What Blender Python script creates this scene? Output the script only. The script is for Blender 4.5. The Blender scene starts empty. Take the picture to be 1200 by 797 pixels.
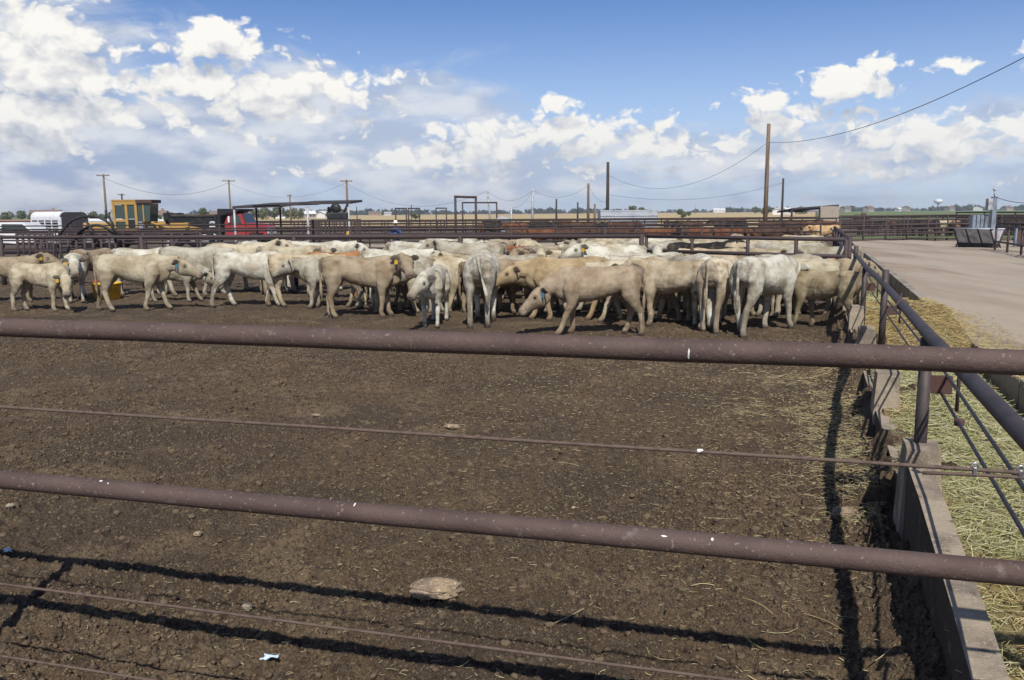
import bpy, bmesh, math, random
import numpy as np
from mathutils import Vector, Matrix

C = bpy.context.scene.collection
SC = bpy.context.scene
PI = math.pi

# ------------------------------------------------------------------ camera, sky, sun, exposure
CAM_H = 2.15; FPX = 980.0; PITCH = math.atan((398.5 - 249) / FPX); ROLL = -0.0074
_R = np.array([1, 0, 0.]); _U = np.array([0, math.sin(PITCH), math.cos(PITCH)]); FWD = np.array([0, math.cos(PITCH), -math.sin(PITCH)])
RIGHT = math.cos(ROLL) * _R + math.sin(ROLL) * _U; UP = -math.sin(ROLL) * _R + math.cos(ROLL) * _U
EYE = np.array([0, 0, CAM_H])
def ray(px, py): return RIGHT * (px - 600) / FPX + UP * (398.5 - py) / FPX + FWD
def at(px, py, Y):
    """surveyed point: the photograph's pixel (1200 wide) at ground distance Y"""
    d = ray(px, py); return EYE + d * (Y / d[1])
def gnd(px, py, z=0.0):
    d = ray(px, py); return EYE + d * ((z - CAM_H) / d[2])

cam_d = bpy.data.cameras.new('camera'); cam = bpy.data.objects.new('camera', cam_d); C.objects.link(cam)
cam_d.sensor_fit = 'HORIZONTAL'; cam_d.sensor_width = 36; cam_d.lens = 36 * FPX / 1200
cam_d.clip_start = .05; cam_d.clip_end = 20000
m = Matrix(((RIGHT[0], UP[0], -FWD[0]), (RIGHT[1], UP[1], -FWD[1]), (RIGHT[2], UP[2], -FWD[2])))
cam.matrix_world = Matrix.Translation(EYE) @ m.to_4x4()
SC.camera = cam
SUN_EL = math.radians(47); SUN_AZ = math.radians(-5)      # direction the light travels, from +Y
sd = Vector((math.sin(SUN_AZ) * math.cos(SUN_EL), math.cos(SUN_AZ) * math.cos(SUN_EL), -math.sin(SUN_EL)))
sun_d = bpy.data.lights.new('sun', 'SUN'); sun_d.energy = 4.5; sun_d.angle = math.radians(.5); sun_d.color = (1, .955, .88)
sun = bpy.data.objects.new('sun', sun_d); C.objects.link(sun); sun.rotation_euler = sd.to_track_quat('-Z', 'Y').to_euler()
SC.view_settings.view_transform = 'Standard'; SC.view_settings.look = 'None'; SC.view_settings.exposure = 0.15; SC.view_settings.gamma = 1
SC.view_settings.use_curve_mapping = False
SC.cycles.max_bounces = 6; SC.cycles.diffuse_bounces = 3; SC.cycles.glossy_bounces = 3; SC.cycles.transparent_max_bounces = 6

# ------------------------------------------------------------------ helpers
rng = np.random.default_rng(7); rnd = random.Random(7)
def _h(ix, iy, iz=0):
    n = (ix.astype(np.int64) * 374761393 + iy.astype(np.int64) * 668265263 + np.asarray(iz).astype(np.int64) * 2147483647) & 0xffffffff
    n = ((n ^ (n >> 13)) * 1274126177) & 0xffffffff
    return ((n ^ (n >> 16)) & 0xffffff) / float(0xffffff)
def vnoise2(x, y):
    ix = np.floor(x); iy = np.floor(y); fx = x - ix; fy = y - iy; fx = fx * fx * (3 - 2 * fx); fy = fy * fy * (3 - 2 * fy)
    a = _h(ix, iy); b = _h(ix + 1, iy); c = _h(ix, iy + 1); d = _h(ix + 1, iy + 1)
    return (a * (1 - fx) + b * fx) * (1 - fy) + (c * (1 - fx) + d * fx) * fy
def vnoise3(p):
    i = np.floor(p); f = p - i; f = f * f * (3 - 2 * f); r = 0
    for dx in (0, 1):
        for dy in (0, 1):
            for dz in (0, 1):
                w = (f[:, 0] if dx else 1 - f[:, 0]) * (f[:, 1] if dy else 1 - f[:, 1]) * (f[:, 2] if dz else 1 - f[:, 2])
                r = r + w * _h(i[:, 0] + dx, i[:, 1] + dy, i[:, 2] + dz)
    return r * 2 - 1
def fbm2(x, y, o=4):
    r = 0; a = 1; t = 0
    for k in range(o):
        r = r + a * vnoise2(x * 2 ** k + 17.3 * k, y * 2 ** k - 9.1 * k); t += a; a *= .55
    return r / t
def worley2(x, y):
    ix = np.floor(x); iy = np.floor(y); best = np.full(x.shape, 9.0); hid = np.zeros(x.shape)
    for dx in (-1, 0, 1):
        for dy in (-1, 0, 1):
            cx = ix + dx; cy = iy + dy; px = cx + _h(cx, cy, 1); py = cy + _h(cx, cy, 2)
            d = (x - px) ** 2 + (y - py) ** 2; m_ = d < best; best = np.where(m_, d, best); hid = np.where(m_, _h(cx, cy, 3), hid)
    return np.sqrt(best), hid

class NT:
    """small node-tree writer"""
    def __init__(s, tree): s.t = tree; s.t.nodes.clear()
    def n(s, typ, ins=None, **props):
        nd = s.t.nodes.new(typ)
        for k, v in props.items(): setattr(nd, k, v)
        for k, v in (ins or {}).items(): s.set(nd.inputs[k], v)
        return nd
    def set(s, sock, v):
        if hasattr(v, 'links') and hasattr(v, 'node'): s.t.links.new(v, sock)
        elif isinstance(v, bpy.types.Node): s.t.links.new(v.outputs[0], sock)
        else: sock.default_value = v
    def math(s, op, a, b=0.0, c=0.0, clamp=False):
        return s.n('ShaderNodeMath', {0: a, 1: b, 2: c}, operation=op, use_clamp=clamp).outputs[0]
    def mix(s, f, a, b, blend='MIX'):
        nd = s.n('ShaderNodeMix', data_type='RGBA', blend_type=blend)
        s.set(nd.inputs[0], f); s.set(nd.inputs[6], a); s.set(nd.inputs[7], b); return nd.outputs[2]
    def noise(s, vec, scale, detail=4, rough=.55, dist=0.0, dim='3D'):
        return s.n('ShaderNodeTexNoise', {'Vector': vec, 'Scale': scale, 'Detail': detail, 'Roughness': rough, 'Distortion': dist}, noise_dimensions=dim).outputs[0]
    def ramp(s, v, lo, hi):
        return s.n('ShaderNodeMapRange', {0: v, 1: lo, 2: hi, 3: 0.0, 4: 1.0}, interpolation_type='SMOOTHSTEP').outputs[0]

def c4(c): return (c[0], c[1], c[2], 1)
M = {}
def mat(name, base, rough=.85, layers=(), bump=(), metallic=0.0, vec='pos', stretch=None, spec=.3):
    """layers: (noise scale, colour, lo, hi, detail); bump: (scale, distance)"""
    mt = bpy.data.materials.new(name); mt.use_nodes = True; T = NT(mt.node_tree)
    v = T.n('ShaderNodeNewGeometry').outputs['Position'] if vec == 'pos' else T.n('ShaderNodeTexCoord').outputs['Object']
    if stretch: v = T.n('ShaderNodeVectorMath', {0: v, 1: stretch}, operation='MULTIPLY').outputs[0]
    col = c4(base)
    for i, (sc, c, lo, hi, det) in enumerate(layers):
        off = T.n('ShaderNodeVectorMath', {0: v, 1: (13.7 * i, 5.1 * i, 3.3 * i)}, operation='ADD').outputs[0]
        col = T.mix(T.ramp(T.noise(off, sc, det), lo, hi), col, c4(c))
    b = T.n('ShaderNodeBsdfPrincipled', {'Base Color': col, 'Roughness': rough, 'Metallic': metallic, 'Specular IOR Level': spec})
    prev = None
    for sc, dist in bump:
        bn = T.n('ShaderNodeBump', {'Height': T.noise(v, sc, 5, .6), 'Distance': dist, 'Strength': 1.0})
        if prev is not None: T.set(bn.inputs['Normal'], prev)
        prev = bn.outputs[0]
    if prev is not None: T.set(b.inputs['Normal'], prev)
    o = T.n('ShaderNodeOutputMaterial', {'Surface': b.outputs[0]})
    M[name] = mt; return mt

def fast_mesh(name, V, Fq, smooth=False):
    """V (n,3) float array, Fq (m,k) int array of equal-sized faces"""
    me = bpy.data.meshes.new(name); V = np.asarray(V, np.float32); Fq = np.asarray(Fq, np.int32); k = Fq.shape[1]
    me.vertices.add(len(V)); me.vertices.foreach_set('co', V.ravel())
    me.loops.add(Fq.size); me.loops.foreach_set('vertex_index', Fq.ravel())
    me.polygons.add(len(Fq)); me.polygons.foreach_set('loop_start', np.arange(0, Fq.size, k, dtype=np.int32)); me.polygons.foreach_set('loop_total', np.full(len(Fq), k, np.int32))
    if smooth: me.polygons.foreach_set('use_smooth', np.ones(len(Fq), bool))
    me.update(calc_edges=True); me.validate(); return me

def link(name, me, material=None, parent=None, loc=None):
    o = bpy.data.objects.new(name, me); C.objects.link(o)
    if material is not None: me.materials.append(material if not isinstance(material, str) else M[material])
    if parent is not None: o.parent = parent
    if loc is not None: o.location = loc
    return o
def tag(o, label=None, cat=None, group=None, kind=None):
    for k, v in (('label', label), ('category', cat), ('group', group), ('kind', kind)):
        if v: o[k] = v
    return o
def thing(name, label, cat, loc=(0, 0, 0), rz=0.0, group=None):
    o = bpy.data.objects.new(name, None); C.objects.link(o); o.location = loc; o.rotation_euler = (0, 0, rz); o.empty_display_size = .2
    return tag(o, label, cat, group)

class MB:
    """collects shapes into one mesh"""
    def __init__(s): s.V = []; s.F = []; s.sm = []
    def add(s, V, F, smooth=False):
        o = len(s.V); s.V += [tuple(p) for p in V]; s.F += [tuple(i + o for i in f) for f in F]; s.sm += [smooth] * len(F); return s
    def box(s, c, size, rz=0.0, bev=0.0, rot=None):
        x, y, z = (q / 2 for q in size)
        R = np.array(Matrix.Rotation(rz, 3, 'Z')) if rot is None else np.array(rot)
        if bev <= 0:
            P = [(sx * x, sy * y, sz * z) for sz in (-1, 1) for sy in (-1, 1) for sx in (-1, 1)]
            F = [(0, 2, 3, 1), (4, 5, 7, 6), (0, 1, 5, 4), (2, 6, 7, 3), (0, 4, 6, 2), (1, 3, 7, 5)]
        else:
            bm = bmesh.new(); bmesh.ops.create_cube(bm, size=1)
            for v in bm.verts: v.co = (v.co.x * 2 * x, v.co.y * 2 * y, v.co.z * 2 * z)
            bmesh.ops.bevel(bm, geom=bm.edges[:], offset=bev, segments=2, affect='EDGES', profile=.5)
            bm.verts.index_update(); P = [tuple(v.co) for v in bm.verts]; F = [tuple(v.index for v in f.verts) for f in bm.faces]; bm.free()
        return s.add([np.array(c) + R @ np.array(p) for p in P], F)
    def tube(s, pts, r, n=10, caps=True, rs=None):
        P = [np.array(p, float) for p in pts]; V = []; F = []
        prev = None
        for i, p in enumerate(P):
            t = P[min(i + 1, len(P) - 1)] - P[max(i - 1, 0)]; t /= (np.linalg.norm(t) + 1e-9)
            ref = np.array((0, 0, 1.)) if abs(t[2]) < .9 else np.array((0, 1., 0))
            if prev is not None: ref = prev
            a = np.cross(t, ref); a /= np.linalg.norm(a); b = np.cross(a, t); prev = b
            rr = rs[i] if rs is not None else r
            for k in range(n):
                q = 2 * PI * k / n; V.append(p + rr * (math.cos(q) * a + math.sin(q) * b))
        for i in range(len(P) - 1):
            for k in range(n):
                k2 = (k + 1) % n; F.append((i * n + k, i * n + k2, (i + 1) * n + k2, (i + 1) * n + k))
        o = len(s.V); s.add(V, F, True)
        if caps:
            s.F.append(tuple(o + k for k in range(n))[::-1]); s.F.append(tuple(o + (len(P) - 1) * n + k for k in range(n))); s.sm += [False, False]
        return s
    def prism(s, prof, axis0, axis1, ext, origin, depth):
        """polygon prof [(a,b)] on axes axis0/axis1, extruded along ext by depth (centred)"""
        a0, a1, e, o = (np.array(q, float) for q in (axis0, axis1, ext, origin)); n = len(prof)
        V = [o + a0 * p + a1 * q - e * depth / 2 for p, q in prof] + [o + a0 * p + a1 * q + e * depth / 2 for p, q in prof]
        F = [tuple(range(n))[::-1], tuple(range(n, 2 * n))] + [(k, (k + 1) % n, (k + 1) % n + n, k + n) for k in range(n)]
        return s.add(V, F)
    def lathe(s, prof, c, n=20, axis='Z'):
        V = []; F = []
        for r, h in prof:
            for k in range(n):
                q = 2 * PI * k / n; p = (r * math.cos(q), r * math.sin(q), h)
                if axis == 'X': p = (p[2], p[0], p[1])
                if axis == 'Y': p = (p[0], p[2], p[1])
                V.append(np.array(c) + np.array(p))
        for i in range(len(prof) - 1):
            for k in range(n):
                k2 = (k + 1) % n; F.append((i * n + k, i * n + k2, (i + 1) * n + k2, (i + 1) * n + k))
        return s.add(V, F, True)
    def mesh(s, name):
        me = bpy.data.meshes.new(name); me.from_pydata([tuple(map(float, v)) for v in s.V], [], s.F); me.update()
        bm = bmesh.new(); bm.from_mesh(me); bmesh.ops.recalc_face_normals(bm, faces=bm.faces); bm.to_mesh(me); bm.free()
        me.polygons.foreach_set('use_smooth', np.array(s.sm, bool)); return me
    def build(s, name, material, parent=None, loc=None):
        return link(name, s.mesh(name), material, parent, loc)
def copy_thing(src, loc, rz, label=None, group=None, scale=None):
    r = src.copy(); C.objects.link(r); r.location = loc; r.rotation_euler = (0, 0, rz)
    if scale is not None: r.scale = scale
    if label: r['label'] = label
    if group: r['group'] = group
    for ch in list(src.children):
        c = ch.copy(); C.objects.link(c); c.parent = r
        for g in list(ch.children):
            d = g.copy(); C.objects.link(d); d.parent = c
    return r

# ------------------------------------------------------------------ world: Nishita sky with cumulus
def build_world():
    w = bpy.data.worlds.new('World'); SC.world = w; w.use_nodes = True; T = NT(w.node_tree)
    sky = T.n('ShaderNodeTexSky', sky_type='NISHITA', sun_disc=False, sun_elevation=SUN_EL, sun_rotation=PI - SUN_AZ, altitude=900, air_density=1.0, dust_density=.15, ozone_density=3.0)
    d = T.n('ShaderNodeTexCoord').outputs['Generated']; s = T.n('ShaderNodeSeparateXYZ', {0: d})
    az = T.math('ARCTAN2', s.outputs[0], s.outputs[1])
    hyp = T.math('SQRT', T.math('ADD', T.math('MULTIPLY', s.outputs[0], s.outputs[0]), T.math('MULTIPLY', s.outputs[1], s.outputs[1])))
    el = T.math('ARCTAN2', s.outputs[2], hyp)
    uv = T.n('ShaderNodeCombineXYZ', {0: az, 1: el, 2: 0.0}).outputs[0]
    def sph(px, py):
        v = ray(px, py); return math.atan2(v[0], v[1]), math.atan2(v[2], math.hypot(v[0], v[1]))
    def blob_mask(G, p, blobs):
        acc = None
        for cx, cy, rx, ry, wt in blobs:
            u, v = sph(cx, cy); su, sv = FPX / rx, FPX / ry
            q = G.n('ShaderNodeVectorMath', {0: p, 1: (su, sv, 0), 2: (-u * su, -v * sv, 0)}, operation='MULTIPLY_ADD').outputs[0]
            l = G.n('ShaderNodeVectorMath', {0: q}, operation='LENGTH').outputs['Value']
            f = G.math('MULTIPLY_ADD', l, -wt, wt)
            acc = f if acc is None else G.math('MAXIMUM', acc, f)
        return G.math('MAXIMUM', acc, -1.0)
    cum = [(40, 75, 105, 85, 1.5), (30, 135, 110, 50, 1.45), (95, 100, 65, 60, 1.1), (70, 35, 70, 30, 1.0), (15, 12, 110, 22, .8), (45, 172, 80, 14, .7),
           (262, 52, 95, 26, 1.15), (262, 38, 42, 25, 1.15), (310, 56, 48, 18, .9), (205, 55, 45, 12, .7),
           (240, 100, 75, 34, 1.15), (330, 102, 85, 26, 1.1), (400, 108, 80, 24, 1.05), (475, 91, 45, 13, .9), (215, 150, 80, 16, .85), (195, 128, 60, 25, .7), (365, 133, 35, 24, 1.0), (285, 160, 60, 12, .6), (300, 118, 150, 46, .95),
           (640, 155, 75, 34, 1.4), (650, 124, 26, 24, 1.25), (570, 172, 100, 30, 1.3), (500, 187, 70, 18, 1.1), (690, 170, 90, 28, 1.05), (745, 172, 70, 22, .95), (390, 195, 60, 16, .6), (560, 208, 90, 10, .6), (770, 150, 45, 14, .6),
           (752, 130, 30, 10, .75), (895, 118, 36, 20, 1.1), (930, 130, 55, 13, .9), (990, 104, 55, 26, 1.2), (1040, 78, 50, 14, 1.15), (1125, 75, 34, 12, 1.15), (1020, 155, 60, 22, 1.15), (860, 172, 30, 15, .9), (905, 150, 42, 18, .9),
           (1095, 170, 105, 40, 1.05), (1060, 160, 60, 26, .85), (1180, 152, 50, 20, .95), (1018, 197, 24, 12, .9), (930, 188, 60, 26, .7), (1000, 190, 120, 24, .5), (820, 190, 60, 20, .6), (835, 120, 12, 6, .5), (1210, 64, 24, 14, .9), (1013, 132, 40, 9, .7), (700, 200, 40, 14, .6)]
    veil = [(110, 190, 340, 110, 1.1), (330, 160, 330, 95, 1.1), (560, 192, 280, 66, 1.05), (40, 70, 170, 90, .75), (450, 128, 170, 44, .8), (980, 190, 330, 55, .7), (1150, 175, 190, 45, .5), (760, 190, 160, 55, .6)]
    g = bpy.data.node_groups.new('cumulus_density', 'ShaderNodeTree')
    g.interface.new_socket('p', in_out='INPUT', socket_type='NodeSocketVector'); g.interface.new_socket('d', in_out='OUTPUT', socket_type='NodeSocketFloat')
    G = NT(g); gi = G.n('NodeGroupInput'); go = G.n('NodeGroupOutput')
    p = gi.outputs[0]; ps = G.n('ShaderNodeVectorMath', {0: p, 1: (1, 1.35, 1)}, operation='MULTIPLY').outputs[0]
    wn = G.n('ShaderNodeTexNoise', {'Vector': ps, 'Scale': 22.0, 'Detail': 3, 'Roughness': .55}, noise_dimensions='2D').outputs[1]
    pw = G.n('ShaderNodeVectorMath', {0: G.n('ShaderNodeVectorMath', {0: wn, 1: (.5, .5, .5)}, operation='SUBTRACT').outputs[0], 1: (.040, .022, 0), 2: p}, operation='MULTIPLY_ADD').outputs[0]
    mask = blob_mask(G, pw, cum)
    fb = G.noise(ps, 13.0, 8, .53, dim='2D'); vo = G.n('ShaderNodeTexVoronoi', {'Vector': G.n('ShaderNodeVectorMath', {0: pw, 1: (1, 1.3, 1)}, operation='MULTIPLY').outputs[0], 'Scale': 38.0, 'Detail': 2.0, 'Roughness': .55}, feature='F1', voronoi_dimensions='2D').outputs[0]
    dens = G.math('ADD', mask, G.math('MULTIPLY', G.math('SUBTRACT', fb, .47), 1.45))
    dens = G.math('ADD', dens, G.math('MULTIPLY', G.math('SUBTRACT', .47, vo), .95))
    G.set(go.inputs[0], dens)
    g.interface.new_socket('soft', in_out='OUTPUT', socket_type='NodeSocketFloat')
    sf = G.math('ADD', G.math('MULTIPLY', mask, 1.0), G.math('MULTIPLY', G.math('SUBTRACT', G.noise(ps, 26.0, 3, .5, dim='2D'), .5), 1.6)); sf = G.math('ADD', sf, G.math('MULTIPLY', G.math('SUBTRACT', .47, vo), .8)); G.set(go.inputs[1], sf)
    def dens_at(off):
        q = T.n('ShaderNodeVectorMath', {0: uv, 1: off}, operation='ADD').outputs[0]
        nd = T.n('ShaderNodeGroup'); nd.node_tree = g; T.set(nd.inputs[0], q); return nd.outputs[0], nd.outputs[1]
    d0, s0 = dens_at((0, 0, 0)); d1, s1 = dens_at((-.004, .024, 0))
    a = T.ramp(d0, -.10, .42)
    lit = T.math('MULTIPLY_ADD', T.math('SUBTRACT', s0, s1), .60, .64, clamp=True)
    low = T.ramp(el, .0, .16)
    # radiance of sunlit tops and of shaded bases
    top = (9.8, 9.6, 9.1, 1); base = (4.6, 5.0, 5.9, 1)
    ccol = T.mix(lit, base, top)
    ccol = T.mix(T.math('MULTIPLY_ADD', low, -.30, .30), ccol, (5.2, 5.9, 7.0, 1))
    vm = blob_mask(T, uv, veil)
    vs = T.n('ShaderNodeVectorMath', {0: uv, 1: (1, 2.6, 1)}, operation='MULTIPLY').outputs[0]
    vn = T.noise(vs, 9.0, 7, .6, .4, dim='2D')
    va = T.math('MULTIPLY', T.ramp(T.math('ADD', vm, T.math('MULTIPLY', T.math('SUBTRACT', vn, .5), 1.7)), -.12, .62), .94)
    vtone = T.ramp(T.noise(vs, 11.0, 6, .55, dim='2D'), .36, .66)
    leftd = T.ramp(az, -.62, -.2)
    vdark = T.mix(leftd, (3.3, 4.1, 6.0, 1), (4.5, 5.3, 6.9, 1))
    vcol = T.mix(vtone, vdark, (7.3, 7.6, 8.2, 1))
    # unseen rest of the dome gets added broken cloud to whiten the fill light
    skyc = T.n('ShaderNodeHueSaturation', {'Saturation': 1.0, 'Value': 1.0, 'Color': sky.outputs[0]}).outputs[0]
    hz = T.math('POWER', T.math('SUBTRACT', 1.0, T.ramp(el, -.02, .34)), 1.6)
    skyc = T.mix(1.0, skyc, (.50, .70, 1.0, 1), 'MULTIPLY')
    skyc = T.mix(T.math('MULTIPLY', hz, .86), skyc, (6.2, 7.3, 8.9, 1))
    c1 = T.mix(va, skyc, vcol); c2 = T.mix(a, c1, ccol)
    out = T.math('MAXIMUM', T.ramp(T.math('ABSOLUTE', az), .72, 1.0), T.ramp(el, .30, .50))
    gn = T.ramp(T.n('ShaderNodeTexNoise', {'Vector': d, 'Scale': 3.2, 'Detail': 6.0, 'Roughness': .6}).outputs[0], .40, .58)
    c2 = T.mix(T.math('MULTIPLY', T.math('MULTIPLY', gn, out), .34), c2, (5.6, 5.5, 5.4, 1))
    bg = T.n('ShaderNodeBackground', {'Color': c2, 'Strength': .092}); w.cycles.sampling_method = 'MANUAL'; w.cycles.sample_map_resolution = 256; T.n('ShaderNodeOutputWorld', {'Surface': bg.outputs[0]})
build_world()

# ------------------------------------------------------------------ materials
mat('rusty_pipe', (.104, .070, .059), .72, [(5, (.082, .053, .046), .40, .66, 6), (23, (.100, .062, .048), .56, .72, 6), (70, (.24, .19, .17), .62, .74, 3), (11, (.17, .135, .125), .64, .74, 7)], [(60, .003), (240, .0012)], metallic=.15, spec=.45)
mat('dark_pipe', (.058, .042, .044), .7, [(5, (.060, .038, .034), .45, .65, 4), (40, (.09, .06, .05), .62, .72, 3)], [(60, .003)], metallic=.15, spec=.45)
mat('grey_pipe', (.070, .054, .052), .6, [(6, (.050, .038, .038), .42, .6, 4), (30, (.11, .09, .085), .6, .74, 4)], [(80, .003)], metallic=.25, spec=.5)
mat('far_pipe', (.052, .038, .034), .8, [(.6, (.032, .025, .028), .4, .6, 3), (2.2, (.075, .05, .045), .55, .7, 3)])
mat('rusty_wire', (.12, .085, .066), .75, [(30, (.085, .058, .047), .45, .65, 3)])
mat('cable', (.06, .056, .06), .5, [(30, (.035, .03, .03), .45, .6, 3)], metallic=.5)
mat('zinc', (.42, .42, .42), .4, [(30, (.2, .19, .18), .45, .65, 3)], metallic=.8)
mat('dropping', (.78, .78, .74), .8, [(60, (.5, .5, .46), .5, .7, 3)])
mat('muck_shade_wall', (.070, .053, .037), .95, [(3, (.055, .042, .03), .42, .62, 6), (11, (.13, .105, .075), .58, .72, 5)], [(14, .03), (60, .008)])  # muck coat, darkened further so its colour carries the face's shade too
mat('concrete', (.33, .268, .195), .92, [(2.5, (.165, .135, .10), .42, .66, 6), (9, (.13, .10, .075), .58, .72, 6), (60, (.36, .33, .28), .58, .7, 4)], [(18, .012), (90, .004)])
mat('curb_concrete', (.31, .275, .225), .92, [(1.5, (.19, .165, .14), .42, .66, 6), (7, (.14, .115, .09), .58, .74, 6)], [(18, .012), (90, .004)])
mat('road_dirt', (.37, .312, .24), .95, [(.35, (.275, .21, .155), .42, .66, 6), (1.6, (.37, .295, .225), .5, .75, 6), (.30, (.19, .145, .105), .55, .70, 7), (14, (.30, .235, .175), .55, .75, 6), (60, (.48, .40, .33), .62, .75, 3)], [(9, .02), (50, .008)], stretch=(1.5, .24, 1))
mat('manure_stain', (.20, .155, .11), .95, [(3, (.13, .10, .07), .45, .65, 6)], [(30, .01)])
mat('pen_soil', (.114, .078, .045), .97, [(.45, (.078, .055, .036), .40, .60, 6), (1.6, (.170, .122, .073), .48, .68, 7), (14, (.055, .038, .025), .50, .66, 7), (48, (.045, .031, .020), .54, .66, 5), (75, (.20, .15, .092), .57, .67, 4), (95, (.34, .27, .15), .68, .73, 2)], [(22, .03), (55, .022), (150, .008)])  # soil tones; fine dark layers also paint in the shadows between crumbs
mat('far_soil', (.115, .086, .062), .95, [(.12, (.075, .056, .042), .4, .62, 6), (.5, (.15, .118, .085), .5, .7, 6)], [(4, .05)])
mat('clod', (.128, .092, .056), .95, [(9, (.068, .048, .032), .45, .6, 4), (60, (.15, .112, .07), .52, .7, 4)], [(120, .005)])
mat('dry_field', (.46, .345, .17), .95, [(.012, (.40, .285, .13), .4, .65, 5), (.08, (.50, .40, .22), .45, .7, 6)])
mat('green_field', (.105, .155, .045), .95, [(.015, (.14, .18, .06), .4, .65, 5), (.006, (.20, .20, .08), .55, .7, 4)])
mat('weed', (.10, .135, .045), .95, [(.4, (.17, .16, .075), .45, .65, 5)])
mat('leaf', (.105, .125, .058), .8, [(.5, (.14, .15, .075), .42, .66, 5), (2.5, (.075, .09, .042), .5, .7, 3)])
mat('leaf_dark', (.032, .048, .024), .85, [(.02, (.045, .062, .03), .42, .66, 4)])
mat('bark', (.11, .085, .06), .9)
mat('pole_wood', (.19, .142, .10), .9, [(4, (.15, .10, .065), .42, .62, 5), (22, (.28, .20, .13), .55, .7, 3)], [(30, .01)], stretch=(4, 4, .4))
mat('pole_dark', (.070, .055, .045), .9, [(4, (.045, .036, .03), .42, .62, 5)], stretch=(4, 4, .4))
mat('white_paint', (.74, .75, .76), .45, [(2, (.62, .63, .64), .5, .7, 4)])
mat('white_wall', (.68, .67, .64), .8)
mat('black_paint', (.020, .021, .024), .5, [(3, (.04, .036, .034), .5, .7, 4)])
mat('red_paint', (.27, .04, .045), .4, [(2, (.33, .04, .05), .5, .7, 4)])
mat('yellow_paint', (.38, .235, .07), .5, [(2, (.43, .24, .05), .5, .68, 5), (7, (.28, .16, .06), .62, .72, 5)])
mat('tub_yellow', (.66, .42, .04), .5, [(5, (.50, .31, .04), .52, .7, 5)])
mat('glass', (.045, .065, .06), .12, spec=.6)
mat('tyre', (.018, .018, .019), .85)
mat('tin', (.50, .52, .55), .5, [(.8, (.40, .42, .45), .45, .65, 4), (6, (.30, .26, .23), .64, .74, 4)], metallic=.25)
mat('tan_tin', (.40, .35, .28), .6, [(1.2, (.33, .285, .225), .45, .65, 4)])
mat('roof_brown', (.20, .15, .12), .85, [(1, (.15, .11, .09), .45, .65, 4)])
mat('roof_dark', (.045, .040, .045), .7, [(2, (.07, .055, .05), .5, .7, 4)])
mat('brick_wall', (.33, .22, .16), .9)
mat('feeder_metal', (.44, .45, .46), .6, [(3, (.25, .24, .25), .45, .65, 5), (12, (.17, .12, .10), .64, .74, 5)], metallic=.2)
mat('post_blue', (.20, .24, .29), .6, [(3, (.14, .16, .19), .45, .65, 5)])
mat('rust_sheet', (.085, .050, .042), .8, [(4, (.08, .04, .035), .45, .65, 5)])
mat('bale', (.46, .35, .15), .95, [(9, (.34, .25, .10), .45, .65, 4)], [(30, .02)])
mat('dung_stone', (.36, .265, .17), .95, [(9, (.22, .165, .115), .45, .62, 6), (45, (.52, .42, .31), .55, .7, 4)], [(28, .02), (110, .008)])
mat('blue_scrap', (.52, .64, .76), .5)
mat('tag_yellow', (.58, .34, .04), .55); mat('tag_red', (.48, .04, .04), .55); mat('tag_blue', (.07, .24, .34), .55)
mat('eye', (.010, .008, .007), .15, spec=.6)
mat('denim', (.045, .06, .12), .9); mat('shirt_blue', (.07, .10, .22), .9); mat('skin', (.42, .25, .17), .6); mat('straw_hat', (.72, .68, .58), .8)
def tint_mat(name, rough=.8, bump=False):
    mt = bpy.data.materials.new(name); mt.use_nodes = True; T = NT(mt.node_tree)
    v = T.n('ShaderNodeVertexColor', layer_name='tint'); p = T.n('ShaderNodeNewGeometry').outputs['Position']
    col = T.mix(T.ramp(T.noise(p, 40, 3), .45, .7), v.outputs[0], T.mix(1.0, v.outputs[0], (.72, .68, .6, 1), 'MULTIPLY'))
    b = T.n('ShaderNodeBsdfPrincipled', {'Base Color': col, 'Roughness': rough, 'Specular IOR Level': .25}); T.n('ShaderNodeOutputMaterial', {'Surface': b.outputs[0]}); M[name] = mt
tint_mat('straw')

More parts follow.
